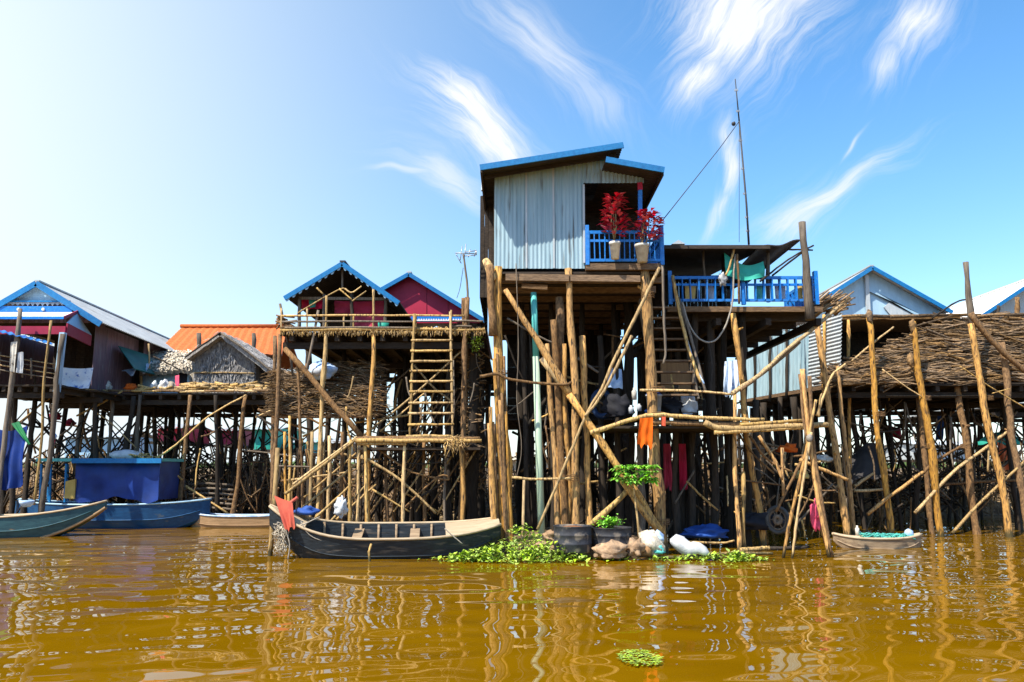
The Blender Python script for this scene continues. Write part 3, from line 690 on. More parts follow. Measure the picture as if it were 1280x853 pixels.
# stairs down to the low platform
ST_ = thing('staircase', 'steep open plank staircase with a rope rail beside the tall tin house', 'staircase', W(850, 500, 20.5))
s0, s1 = W(848, 378, YH + .1), W(872, 500, YH - 1.0); wS = 1.05
for k in (0, 1):
    o = V((-wS * k, 0, 0)); MB().bar(s0 + o + V((0, 0, .05)), s1 + o, .05, .16).build('stringer', grey, ST_)
for i in range(9):
    q_ = s0.lerp(s1, (i + .6) / 9); MB().box((q_.x - wS, q_.y - .13, q_.z - .02), (q_.x, q_.y + .10, q_.z + .02)).build('tread', plank, ST_)
lay(ST_, [(841, 345), (850, 392), (862, 440), (876, 478)], YH - .15, 2.6, pale, 'handrail', YH - 1); lay(ST_, [(848, 372), (866, 430), (882, 490)], YH - .1, 2.2, grey, 'handrail', YH - 1.1)
lay(ST_, [(843, 360), (856, 415), (868, 455), (880, 480)], YH - .2, 1.5, bluesack, 'rope', YH - 1.05)
bb = W(845, 470, YH + .6); tag(MB().box((W(826, 470, YH + .6).x, YH + .55, W(840, 488, YH + .6).z), (W(866, 470, YH + .6).x, YH + .6, W(840, 450, YH + .6).z)).build('cardboard_panel', cardboard), 'brown board leaning behind the lowest stair treads', 'board')

# sea green tarp and hose over the balcony
b = cloth(W(905, 316, YH - .1), W(954, 327, YH - .05), W(908, 345, YH - .2), W(956, 346, YH - .1), 16, 10, .05, 1.5, .01, .22, 2)
tag(b.build('tarpaulin', greencloth), 'sea green tarp slung under the dark roof above the blue rail', 'tarp')
tag(lay(None, [(919, 318), (917, 345), (916, 375), (908, 405), (896, 424), (884, 428), (870, 420), (860, 402), (853, 378)], YH - .25, 1.3, rope, 'hanging_hose', taper=1), 'grey hose hanging in a loop below the blue balcony', 'hose')
Lf = thing('lashed_pole', 'two thin crossed poles lashed upright in front of the blue balcony rail', 'poles', W(920, 380, YH - .3))
lay(Lf, [(918, 308), (913, 330), (907, 345)], YH - .3, 1.8, pale, 'pole'); lay(Lf, [(921, 318), (923, 345), (924, 380)], YH - .28, 1.9, bark, 'pole')
MB().blob(W(903, 350, YH - .15), (.09, .06, .15), 3, 16, 12, .9).build('rag', whitecloth, Lf)
for i, (x, m_, lab) in enumerate(((863, yellowbox, 'yellow rag hung behind the blue balusters near the stairs'), (888, whitecloth, 'white shirt hung behind the blue balusters beside the crossed poles'), (950, netm, 'green printed cloth hung behind the blue balusters under the tarp'), (975, whitecloth, 'white towel with a square edge hung behind the blue rail'), (1000, yellowbox, 'yellow cloth hung behind the blue rail by the dark corner pole'))):
    b = cloth(W(x - 7, 356, YH + .2), W(x + 7, 356, YH + .2), W(x - 6, 374, YH + .2), W(x + 6, 374, YH + .2), 8, 8, .03, 2, .01, 0, i)
    tag(b.build('hung_cloth', m_), lab, 'cloth', 'clothes behind the blue rail')

# radio mast
Mt = thing('radio_mast', 'thin leaning radio mast with guy wires above the dark roof', 'mast', W(936, 302, 24.5))
m0, m1, mm = W(936, 306, 24.5), W(919, 99, 24.5), W(924, 152, 24.5)
MB().tube([m0, W(933, 255, 24.5), mm], [.036, .032, .026], 7).build('mast_tube', wire, Mt); MB().tube([mm, m1], [.024, .014], 6).build('top_rod', wire, Mt)
for t in (.08, .16, .3, .45, .62, .8, .93):
    q_ = m0.lerp(m1, t); MB().bar(q_ - V((.05, 0, 0)), q_ + V((.06, 0, .01)), .04, .06).build('bracket', metal, Mt)
MB().blob(W(917, 155, 24.5), (.07, .07, .07), 1).build('pulley', wire, Mt)
MB().tube([mm, W(900, 185, 24), W(828, 276, YG - .1)], .013, 5).build('guy_wire', wire, Mt); MB().tube([mm, W(924, 303, 24.4)], .008, 5).build('guy_wire', wire, Mt)

# ================================================================== low platform between the stilts
Mp = thing('platform', 'low landing of rough branches under the stairs, with washing things on it', 'platform', W(850, 530, 20))
zM = W(850, 528, YG).z
planks((W(745, 530, YG).x, YG - .2, zM - .1), (W(745, 530, YG).x, 22.2, zM - .1), (W(955, 530, YG).x, YG - .2, zM - .1), (W(955, 530, YG).x, 22.2, zM - .1), 14, .06).build('deck', dplank, Mp)
lay(Mp, [(738, 541), (770, 531), (800, 522), (822, 519), (870, 522), (955, 525)], YG - .32, 3.6, pale, 'edge_branch'); lay(Mp, [(800, 527), (860, 530), (940, 531)], YG - .25, 4, bark, 'edge_branch')
lay(Mp, [(800, 488), (840, 488), (880, 490), (915, 493)], YG - .2, 2, pale, 'rail'); lay(Mp, [(915, 492), (950, 468), (985, 436), (1018, 410), (1062, 372)], YG - .1, 3.2, pale, 'rail', 22.0); lay(Mp, [(925, 488), (960, 462), (1000, 428)], YG, 2.4, bark, 'rail', 21)
for i in range(3):
    x = 790 + 60 * i; stand(Mp, (x, 530), (x + 2, 690), 21.8, 4.5, dark)
stand(Mp, (800, 530), (803, 690), 20.8, 4.5, grey)
# twigs heaped at the end of the rail
b = MB()
for i in range(60):
    p = W(1040 + RND.uniform(-18, 16), 378 + RND.uniform(-7, 12), 22 + RND.uniform(-.3, .3)); d = V((.8, RND.uniform(-.3, .3), RND.uniform(.1, .7))).normalized() * RND.uniform(.3, .8)
    b.tube([p - d / 2, p + d / 2], [.03, .02], 5)
tag(b.build('twigs', brushd), 'dark heap of twigs tied at the end of the blue balcony', 'twigs', kind='stuff')
for k, (pts, r) in enumerate(((((880, 528), (905, 536), (980, 533), (1035, 531)), 4.6), (((925, 531), (1002, 526)), 2.6), (((893, 541), (960, 537), (1005, 535)), 3.2))):
    tag(lay(None, pts, 18.9, r, pale, 'log', n=9), ('thickest peeled log of the bundle resting across the low landing', 'thin upper pole of the bundle resting across the low landing', 'short lower log of the bundle resting across the low landing')[k], 'log', 'logs laid across the landing')

# things on the landing
def bucket(name, label, px, py, Y, h, r, m_, rim=None):
    base = W(px, py, Y); t = thing(name, label, 'bucket', base)
    MB().lathe(base, [(0, 0), (r * .78, 0), (r, h), (r * 1.06, h), (r * 1.06, h * .94), (r * .94, h * .94), (r * .74, .03), (0, .03)], 16).build('body', m_, t)
    a_ = [base + V((math.cos(k) * r * 1.03, 0, h * .95 + math.sin(k) * r * .5)) for k in [math.pi * j / 8 for j in range(9)]]
    MB().tube(a_, .008, 5).build('handle', rim or m_, t); return t
bucket('bucket', 'white bucket half hidden behind the thick golden stilt on the landing', 818, 520, 20.0, .52, .20, whitecloth, bluecloth)
bucket('bucket', 'small blue bucket by the foot of the white one', 811, 521, 19.75, .14, .10, bluecloth)
for nm, lab, cat, px, py, rr_, m_ in (('sack', 'black sack slumped on the landing under the stairs', 'sack', 841, 512, (.30, .25, .26), black), ('sack', 'pale grey folded sheet on the landing below the stair foot', 'sheet', 860, 508, (.20, .2, .30), whitecloth), ('sack', 'light blue bag beside the folded sheet on the landing', 'bag', 858, 516, (.13, .12, .12), bluesack), ('clothes_heap', 'black clothes heaped at the stilts beside the leaning poles', 'clothes', 773, 512, (.38, .3, .34), black)):
    tag(sack(W(px, py, 20.4), rr_, px).build(nm, m_), lab, cat)
tag(cloth(W(765, 460, 21), W(777, 462, 21), W(757, 484, 20.8), W(779, 486, 20.9), 8, 8, .05, 2).build('shirt', bluesack), 'blue grey shirt hung on the dark stilt below the tin house', 'shirt')
Ty = MB(); c_ = W(752, 505, 21.2); Ty.tube([c_ + V((math.cos(k) * .24, 0.05 * math.sin(k), math.sin(k) * .34)) for k in [6.283 * j / 20 for j in range(21)]], .075, 8, False)
tag(Ty.build('inner_tube', M('navy_rubber', (.02, .05, .12), (.015, .03, .08), rough=.5)), 'dark blue inner tube hung among the stilts under the tin house', 'inner tube')
for k, (x, y, h, m_, lab) in enumerate(((789, 517, .20, whitecloth, 'white bottle standing at the branch edge of the landing'), (799, 514, .18, whitecloth, 'white jug standing behind the bottle on the landing'), (793, 500, .30, potm, 'slim grey flask standing high on the landing clutter'))):
    tag(MB().lathe(W(x, y, 20), [(0, 0), (.06, 0), (.065, h * .7), (.03, h * .85), (.03, h), (0, h)], 10).build('bottle', m_), lab, 'bottle')
b = cloth(W(800, 523, YG - .4), W(816, 522, YG - .4), W(796, 556, YG - .4), W(815, 558, YG - .4), 10, 12, .05, 2, .01, .0, 4, .2)
tag(b.build('hung_cloth', orangecloth), 'orange cloth hung over the branch edge of the low landing', 'cloth')
tag(cloth(W(827, 521, YG - .4), W(832, 521, YG - .4), W(827, 532, YG - .4), W(832, 533, YG - .4), 5, 6, .02, 1, .01, 0, 6).build('hung_cloth', rustcloth), 'small salmon rag beside the orange cloth on the landing edge', 'rag')
Bn = thing('hanging_bundle', 'white and grey clothes hung in a bunch behind the golden pole above the landing', 'bundle', W(915, 490, 20.6))
cloth(W(906, 452, 20.6), W(921, 450, 20.6), W(903, 491, 20.6), W(924, 494, 20.6), 22, 22, .13, 2.4, .02, 0, 3, .25).build('bundle', printed, Bn)
for k, x in enumerate((833, 852)):
    b = cloth(W(x - 4, 555, 21.3), W(x + 5, 555, 21.3), W(x - 3, 612, 21.3), W(x + 8, 612, 21.3), 8, 14, .10, 1.4, .01, 0, 9 + k, .3)
    tag(b.build('hung_cloth', redcloth), ('narrow dull red cloth hung in the shade just behind the thick golden stilt', 'wider dull red cloth hung deeper in the shade under the landing')[k], 'cloth')
tag(MB().blob(W(882, 667, 20.9), (.55, .35, .20), 5, 30, 20, .45, .5).build('tarpaulin', bluecloth), 'crumpled blue tarp lying on the mud in the shade below the landing', 'tarp')

# ================================================================== gabled house: general builder
def gable(parent, apex, le, re, Yf, Yb, wallm, roofm, trimm, zbase, wl=None, wr=None, yw=None, front=True, scallop=None, nplank=0, tw=.16, yawx=0.0, over=.0, rough=False, zfront=None):
    """gable end facing the river: roof sheets pushed back from Yf to Yb (drifting yawx metres), walls down to zbase"""
    a, l, r = V(apex), V(le), V(re)
    d = V((yawx, Yb - Yf, 0)); out = []
    if rough:
        b = MB(); P = lambda u, v: (l + d).lerp(l, u).lerp((a + d).lerp(a, u), v)
        b.slab(P, 24, 12, lambda u, v: .05 * mnoise.noise(V((u * 14, v * 9, 1))), .14); tufts(b, P, 500); b.build('roof', roofm, parent)
        b = MB(); P = lambda u, v: r.lerp(r + d, u).lerp(a.lerp(a + d, u), v)
        b.slab(P, 24, 12, lambda u, v: .05 * mnoise.noise(V((u * 14, v * 9, 7))), .14); tufts(b, P, 700); b.build('roof', roofm, parent)
    else:
        corr(l + d, l, a + d, a, .16, .018, .02).build('roof', roofm, parent); corr(r, r + d, a, a + d, .16, .018, .02).build('roof', roofm, parent)
        MB().bar(a + V((0, 0, .03)), a + d + V((0, 0, .03)), .16, .05).build('ridge_cap', roofm, parent)
    if trimm:
        for e, n_ in ((l, 1), (r, -1)):
            b = MB(); dr = (e - a).normalized(); dn = V((-dr.z, 0, dr.x)) if e is r else V((dr.z, 0, -dr.x))
            o = V((0, -.04, -.02)); b.bar(a + o + V((0, 0, -tw * .3)), e + o + V((0, 0, -tw * .3)), .045, tw, (0, 0, 1)); f_ = b.build('bargeboard', trimm, parent)
            if scallop:
                k = max(6, int((e - a).length / .19)); b = MB()
                for i in range(k):
                    t0, t1 = i / k + .06 / k, (i + 1) / k - .06 / k; p0 = a.lerp(e, t0) + V((0, -.03, -tw * .72)); p1 = a.lerp(e, t1) + V((0, -.03, -tw * .72)); q_ = (p0 + p1) / 2 + V((0, 0, -.10))
                    b.prism([p0, p0.lerp(q_, .6) + V((0, 0, -.03)), q_, p1.lerp(q_, .6) + V((0, 0, -.03)), p1], (0, .02, 0))
                b.build('scallop_edging', scallop, f_)
    yw = yw if yw is not None else Yf + .35
    wl = wl if wl is not None else l.x + .25; wr = wr if wr is not None else r.x - .25
    zl_ = l.z + (a.z - l.z) * max(0, (wl - l.x) / (a.x - l.x)) - .06; zr_ = r.z + (a.z - r.z) * max(0, (r.x - wr) / (r.x - a.x)) - .06
    if front:
        zt = a.z - .06; zb_, zbase = zbase, (zfront if zfront is not None else zbase)
        if nplank:
            planks((wl, yw, zbase), (a.x, yw, zbase), (wl, yw, zl_), (a.x, yw, zt), nplank // 2, mb=(b := MB())); planks((a.x, yw, zbase), (wr, yw, zbase), (a.x, yw, zt), (wr, yw, zr_), nplank // 2, mb=b); b.build('gable_wall', wallm, parent)
        else:
            MB().prism([(wl, yw, zbase), (wr, yw, zbase), (wr, yw, zr_), (a.x, yw, zt), (wl, yw, zl_)], (0, .05, 0)).build('gable_wall', wallm, parent)
    if front: zbase = zb_
    for x, z_ in ((wl, zl_), (wr, zr_)):
        planks((x, yw + .06, zbase), V((x, Yb - .1, zbase)) + V((yawx, 0, 0)), (x, yw + .06, z_), V((x, Yb - .1, z_)) + V((yawx, 0, 0)), 26).build('side_wall', wallm, parent)
    planks((wl + yawx, Yb - .1, zbase), (wr + yawx, Yb - .1, zbase), (wl + yawx, Yb - .1, min(zl_, zr_)), (wr + yawx, Yb - .1, min(zl_, zr_)), 16).build('rear_wall', wallm, parent)

def deck(parent, x0, x1, y0, y1, z, mat=dplank, jm=dplank, nj=7, name='deck'):
    planks((x0, y0, z - .07), (x0, y1, z - .07), (x1, y0, z - .07), (x1, y1, z - .07), max(8, int((y1 - y0) / .22)), .06).build(name, mat, parent)
    for i in range(nj):
        x = x0 + (x1 - x0) * (i + .5) / nj; MB().box((x - .06, y0 + .05, z - .30), (x + .06, y1, z - .08)).build('joist', jm, parent)
    for y in (y0 + .25, (y0 + y1) / 2, y1 - .4):
        MB().box((x0 + .02, y, z - .48), (x1 - .02, y + .14, z - .31)).build('bearer', jm, parent)

# ================================================================== porch house with scalloped blue gable
YE = 21.0
E = thing('stilt_house', 'open porch house with a scalloped blue gable and red cloth hangings inside', 'stilt house', (W(430, 420, YE).x, YE, 0), 'stilt houses')
zE = W(430, 412, YE).z
ex0, ex1 = W(350, 412, YE).x, W(606, 412, YE).x
deck(E, ex0, ex1, YE, 30, zE, nj=9)
ap, le, re = W(428, 328, 22.3), W(356, 371, 22.3), W(499, 377, 22.3)
gable(E, ap, le, re, 22.3, 29.5, dplank, tindark, azure, zE, W(374, 380, 22.6).x, W(486, 380, 22.6).x, 25.2, True, M('pale_blue_scallop', (.40, .62, .80), (.30, .52, .72), rough=.5), 14, .13)
for x, m_ in ((374, grey), (405, grey), (482, grey), (440, dark)):
    pole(E, W(x, 368 if x > 400 else 374, 22.7), W(x, 416, 22.7), .045, m_, 'porch_post')
MB().bar(W(374, 373, 22.7), W(486, 374, 22.7), .05, .08).build('porch_beam', grey, E)
MB().bar(W(428, 338, 22.5), W(428, 360, 22.5), .05, .05, (0, 1, 0)).build('king_post', grey, E)
for pts in (((372, 392), (400, 375), (425, 362), (431, 361)), ((431, 361), (440, 366), (452, 358)), ((440, 377), (458, 364)), ((396, 360), (404, 368)), ((424, 361), (440, 375))):
    lay(E, pts, 21.9, 1.3, pale, 'dry_branch', n=5)
for k, (c_, lab) in enumerate((((418, 376, 480, 392), 'red cloth stretched behind the porch window frame'), ((440, 393, 482, 413), 'red cloth hung low behind the porch rail'), ((377, 374, 404, 386), 'red patterned cloth hung in the porch corner under the gable'))):
    b = cloth(W(c_[0], c_[1], 23), W(c_[2], c_[1], 23), W(c_[0], c_[3], 23), W(c_[2], c_[3], 23), 16, 8, .05, 2.5, .01, .03, k)
    tag(b.build('wall_hanging', redcloth), lab, 'cloth', 'red cloths on the porch')
tag(cloth(W(386, 375, 22.9), W(395, 375, 22.9), W(387, 385, 22.9), W(394, 384, 22.9), 6, 6, .02, 1).build('hung_cloth', greencloth), 'small green cloth over the red one in the porch corner', 'cloth')
tag(MB().lathe(W(479, 415, YE + .25), [(0, 0), (.13, 0), (.15, .24), (.14, .24), (.12, .02), (0, .02)], 14).build('bucket', greencloth), 'sea green bucket behind the porch rail', 'bucket')
# thatch fringed deck edge
b = MB()
for i in range(420):
    x = RND.uniform(ex0, ex1); z_ = zE + RND.uniform(-.02, .06); y = YE - .06 + RND.uniform(-.03, .03)
    b.tube([(x, y + .1, z_ + .02), (x + RND.uniform(-.05, .05), y, z_ - RND.uniform(.10, .22))], [.018, .010], 4)
b.build('fringe_edging', pale, E)['kind'] = 'stuff'
lay(E, [(350, 413), (430, 412), (520, 412), (606, 413)], YE - .02, 2.6, pale, 'edge_pole')
rb = lambda y, x0, x1, r=1.5: lay(E, [(x0, y), ((x0 + x1) / 2, y - .6), (x1, y)], YE - .05, r, pale if y < 400 else grey, 'rail', n=5, taper=.9)
rb(395, 352, 580, 1.6); rb(402.5, 352, 521); rb(410, 356, 521); rb(402, 564, 604); rb(408.5, 564, 590)
for x, t in ((408, 370), (467, 362), (384, 386), (520, 393), (564, 388), (352, 385), (442, 394), (430, 393)):
    lay(E, [(x, t), (x - .5, 416)], YE - .04, 1.9 if t < 380 else 1.4, pale, 'rail_post')
for i in range(18): lay(E, [(350 + RND.uniform(-6, 4), 398 + RND.uniform(-4, 14)), (358 + RND.uniform(-6, 14), 404 + RND.uniform(-8, 12))], YE + RND.uniform(-.1, .3), 1.2, bark, 'brush_twig', n=4)
for x, t, f, m_, r in ((350, 418, 340, bark, 3.4), (467, 416, 459, golden, 3.8), (584, 372, 575, bark, 4), (372, 450, 380, bark, 2.4), (408, 405, 396, pale, 3.4)):
    stand(E, (x, t), (f, 655), YE + .0, r, m_)
for x, f, Y_, r in ((562, 560, 22.5, 5), (592, 590, 22, 8), (598, 598, 23, 7), (540, 545, 24, 4), (430, 432, 24, 4), (385, 388, 25, 5), (500, 505, 26, 5), (520, 522, 23, 4), (602, 600, 24.5, 6)):
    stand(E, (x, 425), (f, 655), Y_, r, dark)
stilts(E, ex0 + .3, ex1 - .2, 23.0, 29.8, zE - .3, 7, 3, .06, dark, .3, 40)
clutter(E, 345, 600, 455, 640, 20.4, 25, 58, (bark, grey, dark, dark, pale), (.8, 1.8)); clutter(E, 345, 600, 480, 650, 20.6, 24, 40, (bark, grey, bark, pale), (1.0, 1.9), .92)
pole(E, W(356, 436, YE - .15), W(452, 546, YE - .3), .075, bark, 'brace', .08, .006)
lay(E, [(350, 380), (362, 440), (366, 470)], YE + .3, 1.8, grey, 'brace'); lay(E, [(398, 388), (386, 450), (378, 475)], YE, 1.8, grey, 'brace')
lay(E, [(450, 548), (510, 500), (560, 455), (578, 438)], YE + .4, 1.7, pale, 'brace'); lay(E, [(475, 540), (530, 492)], YE + .6, 1.3, pale, 'brace')
for i in range(5): lay(E, [(500 + i * 14, 560 - i * 6), (545 + i * 9, 500 - i * 5)], YE + 1.4, 1.4, bark, 'brace')
# shelf that carries the brushwood
zs = W(410, 522, YE + .2).z
for i in range(6): lay(E, [(346 + i, 521), (470, 521)], YE + .25 + i * .4, 2.4, bark, 'shelf_pole')
b = MB()
for i in range(2100):
    u = RND.random(); v = RND.random(); px = 350 + 124 * u; top = 452 + 14 * abs(mnoise.noise(V((u * 4, 1, 0)))) + (0 if u > .5 else 8)
    py = 520 + (top - 520) * v ** .9; Y_ = YE + .15 + v * .9 + RND.uniform(-.1, .5)
    p = W(px, py, Y_); a_ = RND.gauss(0, .25); L = RND.uniform(.2, .85)
    d = V((math.cos(a_), RND.uniform(-.5, .5), math.sin(a_) * .8 - .1)).normalized() * L
    k = RND.uniform(-.03, .03); q = RND.uniform(.006, .017); b.tube([p - d / 2, p + V((0, k, k)), p + d / 2], [q, q, q * .5], 4, False)
for i in range(260):
    px = RND.uniform(338, 352) + 3; py = RND.uniform(462, 515); p = W(px, py, YE + .1); d = V((-RND.uniform(.1, .35), RND.uniform(-.2, .1), RND.uniform(-.16, .02)))
    b.tube([p, p + d], [.010, .005], 3, False)
tag(b.build('brushwood', brush), 'heap of dry brushwood stacked on the shelf under the porch house', 'brushwood', kind='stuff')
s_ = thing('sack', 'blue and white plastic sack lying on top of the brushwood', 'sack', W(402, 468, YE + .35))
MB().blob(W(402, 464, YE + .35), (.38, .25, .22), 11, 16, 10, .4).build('bag', bluesack, s_); MB().blob(W(396, 465, YE + .2), (.16, .12, .12), 5).build('fold', whitecloth, s_)
# ladder
Ld = thing('ladder', 'wide pale bamboo ladder leaning from the porch deck to the lower landing', 'ladder', W(538, 548, YE - .5))
for a_, c_ in (((518, 393), (512, 550)), ((563, 390), (566, 550))): lay(Ld, [a_, ((a_[0] + c_[0]) / 2, 470), c_], YE - .12, 2.2, pale, 'side_rail', YE - .7)
for i, y in enumerate((426, 439, 452, 464, 477, 490, 504, 517, 531)):
    t = (y - 392) / 158; lay(Ld, [(518 - 6 * t - 3, y), (563 + 3 * t + 2, y - .5)], YE - .15 - .58 * t, 1.9, pale, 'rung', n=6)
# lower landing
Lp = thing('platform', 'low landing of pale poles at the foot of the bamboo ladder', 'platform', W(520, 556, 20.2))
for i, (x0, x1, y, Y_, r) in enumerate(((444, 602, 551, 19.9, 3.2), (446, 508, 555, 19.95, 2.4), (508, 566, 546, 20.2, 2.8), (445, 600, 549, 20.5, 3), (445, 600, 548, 21.0, 3), (505, 570, 549, 20.05, 3.6))):
    lay(Lp, [(x0, y), ((x0 + x1) / 2, y + RND.uniform(-1, 1)), (x1, y)], Y_, r, pale if i < 3 else bark, 'deck_pole', n=7)
planks((W(446, 553, 20).x, 20.1, W(446, 553, 20).z - .12), (W(446, 553, 20).x, 22, W(446, 553, 20).z - .12), (W(600, 553, 20).x, 20.1, W(446, 553, 20).z - .12), (W(600, 553, 20).x, 22, W(446, 553, 20).z - .12), 9, .06).build('deck', dplank, Lp)
for x, f, Y_, r, m_ in ((456, 460, 20, 2.6, pale), (506, 503, 20, 2.6, pale), (577, 578, 20, 3.6, golden), (556, 557, 20.6, 2.2, grey), (530, 531, 21, 2.6, bark), (482, 484, 21.4, 2.6, bark), (449, 446, 20.3, 2.4, pale)):
    stand(Lp, (x, 550), (f, 660), Y_, r, m_)
for i in range(7): lay(Lp, [(595 - i * 13, 562 + i), (548 - i * 14, 640)], 21 + .1 * i, 1.4, bark if i % 2 else pale, 'brace')
lay(Lp, [(452, 570), (500, 600), (545, 642)], 20.1, 2.2, pale, 'brace'); lay(Lp, [(470, 560), (515, 590), (560, 600), (548, 596), (500, 640)], 20.4, 1.6, bark, 'brace'); lay(Lp, [(465, 612), (512, 640)], 20.3, 1.5, pale, 'brace')
b = MB()
for i in range(70):
    p = W(568 + RND.gauss(0, 5), 553 + RND.uniform(-8, 6), 19.8); b.tube([p, p + V((RND.uniform(-.15, .15), RND.uniform(-.1, .05), RND.uniform(-.3, .1)))], [.012, .006], 4)
tag(b.build('straw', pale), 'tuft of straw tied where the ladder landing meets its post', 'straw', kind='stuff')
# slanted pole ramp
Rm = thing('ramp', 'slanting double pole ramp rising from the dark boat bow to the ladder landing', 'ramp', W(400, 640, 20))
for (a_, c_, Y0, Y1, r) in (((356, 618), (446, 549), 19.6, 20.2, 2.6), ((366, 606), (446, 546), 19.7, 20.3, 1.8), ((372, 640), (452, 575), 19.9, 20.4, 1.9), ((392, 650), (456, 590), 20, 20.4, 2), ((410, 655), (458, 606), 20, 20.4, 1.8), ((364, 600), (440, 590), 20.6, 20.8, 1.6), ((380, 622), (446, 566), 20.8, 21, 1.7), ((420, 650), (470, 606), 20.6, 21, 1.7)):
    lay(Rm, [a_, ((a_[0] + c_[0]) / 2, (a_[1] + c_[1]) / 2), c_], Y0, r, pale, 'slanted_pole', Y1)
for x, t, f, Y_, r, m_ in ((356, 540, 358, 20.6, 2.2, golden), (362, 520, 362, 20.8, 2.2, pale), (390, 540, 388, 20.3, 2.6, pale), (412, 545, 411, 20.6, 3, pale), (428, 540, 427, 20.9, 2.6, bark), (438, 550, 437, 20.2, 2.6, pale), (372, 560, 373, 21, 2, bark), (402, 560, 402, 21.4, 2.4, bark)):
    stand(Rm, (x, t), (f, 660), Y_, r, m_, 'upright')
# small green plant at the porch end, antenna
P_ = thing('bush', 'small bright green bush growing at the end of the porch deck', 'bush', W(594, 420, YE + .3))
lm = MB(); rr = random.Random(4)
for i in range(260):
    p = W(595 + rr.gauss(0, 4), 427 + rr.gauss(0, 6), YE + .2 + rr.uniform(-.2, .2)); lm.leaf(p, (rr.uniform(-1, 1), rr.uniform(-1, .3), rr.uniform(-.4, .8)), rr.uniform(.06, .12), .04, .3)
lm.build('foliage', leaf, P_); MB().tube([W(594, 412, YE + .3), W(595, 428, YE + .25)], [.012, .02], 5).build('stem', stem, P_)
An = thing('antenna', 'roof antenna on a crooked pole beside the crimson gable', 'antenna', W(584, 412, YE + .3))
lay(An, [(586, 412), (585, 380), (584, 356), (580, 325), (579, 318)], YE + .3, 1.8, grey, 'mast'); lay(An, [(579, 373), (580, 412)], YE + .2, 3, bark, 'post_stub'); lay(An, [(579, 335), (575, 360), (571, 373)], YE + .35, .5, wire, 'cable')
c_ = W(579, 318, YE + .3); b = MB(); b.tube([c_ + V((-.22, -.05, .02)), c_ + V((.34, .1, .04))], .014, 5)
for t, h in ((-.18, .02), (-.08, .20), (.02, .26), (.14, .12), (.30, .10)): b.tube([c_ + V((t, 0, .03 - h)), c_ + V((t + .05, 0, .03 + h))], .011, 5)
b.tube([c_ + V((-.2, 0, 0)), c_ + V((-.05, 0, -.26))], .012, 5); b.tube([c_ + V((.05, .0, .06)), c_ + V((.36, 0, .10))], .014, 5); b.tube([c_ + V((.05, .0, -.05)), c_ + V((.36, 0, -.02))], .014, 5); b.tube([c_ + V((.36, 0, .10)), c_ + V((.36, 0, -.02))], .014, 5)
b.build('aerial_frame', metal, An)

# ================================================================== crimson gable house
Fh = thing('stilt_house', 'plain crimson gable with blue bargeboards standing behind the porch deck', 'stilt house', (W(540, 420, 26).x, 26, 0), 'stilt houses')
gable(Fh, W(511, 341, 26), W(470, 364, 26), W(607, 400, 26), 26, 36, crimson, tinr, azure, W(540, 402, 26).z, W(476, 380, 26.3).x, W(600, 398, 26.3).x, 26.3, True, None, 0, .13)
MB().box((W(514, 400, 26).x, 25.9, W(514, 403, 26).z), (W(585, 400, 26).x, 26.0, W(514, 396.5, 26).z)).build('valance', blue, Fh)
b = MB()
x0_, x1_, z0_ = W(516, 400, 25.89).x, W(584, 400, 25.89).x, W(516, 401.5, 25.89).z
b.prism([(x0_, 25.885, z0_), (x1_, 25.885, z0_)] + [(x1_ + (x0_ - x1_) * k / 44, 25.885, z0_ + (.09 if k % 2 else .02)) for k in range(45)], (0, .012, 0))
b.build('valance_pattern', white, Fh)
for x in (533, 560): MB().bar(W(x, 352 if x == 533 else 371, 26.29), W(x, 396, 26.29), .02, .02, (0, 1, 0)).build('sheet_joint', maroon, Fh)
fx0, fx1 = W(476, 380, 26.3).x, W(604, 398, 26.3).x
planks((fx0, 27.5, zE), (fx1, 27.5, zE), (fx0, 27.5, W(540, 402, 26).z), (fx1, 27.5, W(540, 402, 26).z), 14).build('dark_wall', dplank, Fh)
for x in (fx0 + .1, fx1 - .1): pole(Fh, (x, 26.4, W(540, 402, 26).z), (x, 26.4, -.6), .09, dark, 'stilt')
deck(Fh, fx0, fx1 + .3, 30.1, 36, zE, nj=5); stilts(Fh, fx0, fx1 + .3, 30.2, 36, zE - .3, 4, 3, .1, dark, .2, 6)
# column of stacked dark brush by the gap
b = MB()
for i in range(420):
    p = W(590 + RND.gauss(0, 6), RND.uniform(425, 610), 22.3 + RND.uniform(-.4, .4)); d = V((RND.uniform(-1, 1), RND.uniform(-.6, .6), RND.uniform(-.5, .5))).normalized() * RND.uniform(.2, .5)
    b.tube([p - d / 2, p + d / 2], [.025, .012], 4, False)
tag(b.build('brushwood', brushd), 'dark tangle of sticks stacked upright beside the narrow sky gap', 'brushwood', kind='stuff')

# ================================================================== far side: blue-trimmed house
A_ = thing('stilt_house', 'long wooden house with blue gable trim, striped awning and maroon porch band', 'stilt house', (W(60, 480, 27).x, 27, 0), 'stilt houses')
YA = 27.0
zA = W(60, 482, YA).z
al, ar = W(-34, 398, YA), W(127, 403, YA); aa = W(46, 352, YA)
gable(A_, aa, al, ar, YA, 41, purple, tinr, azure, zA, W(-20, 400, YA + 1).x, W(118, 410, YA + 1.0).x, YA + 1.0, True, None, 26, .20, -.9, zfront=W(60, 404, YA + 1).z)
planks((al.x, YA + 5, zA), (W(118, 410, YA + 1.0).x - .05, YA + 5, zA), (al.x, YA + 5, W(60, 395, YA).z), (W(118, 410, YA + 1.0).x - .05, YA + 5, W(60, 395, YA).z), 20).build('porch_wall', dplank, A_)
MB().box((al.x, YA + 1.06, W(60, 404, YA + 1).z), (W(118, 410, YA + 1.0).x - .03, YA + 5, W(60, 404, YA + 1).z + .05)).build('porch_ceiling', dplank, A_)
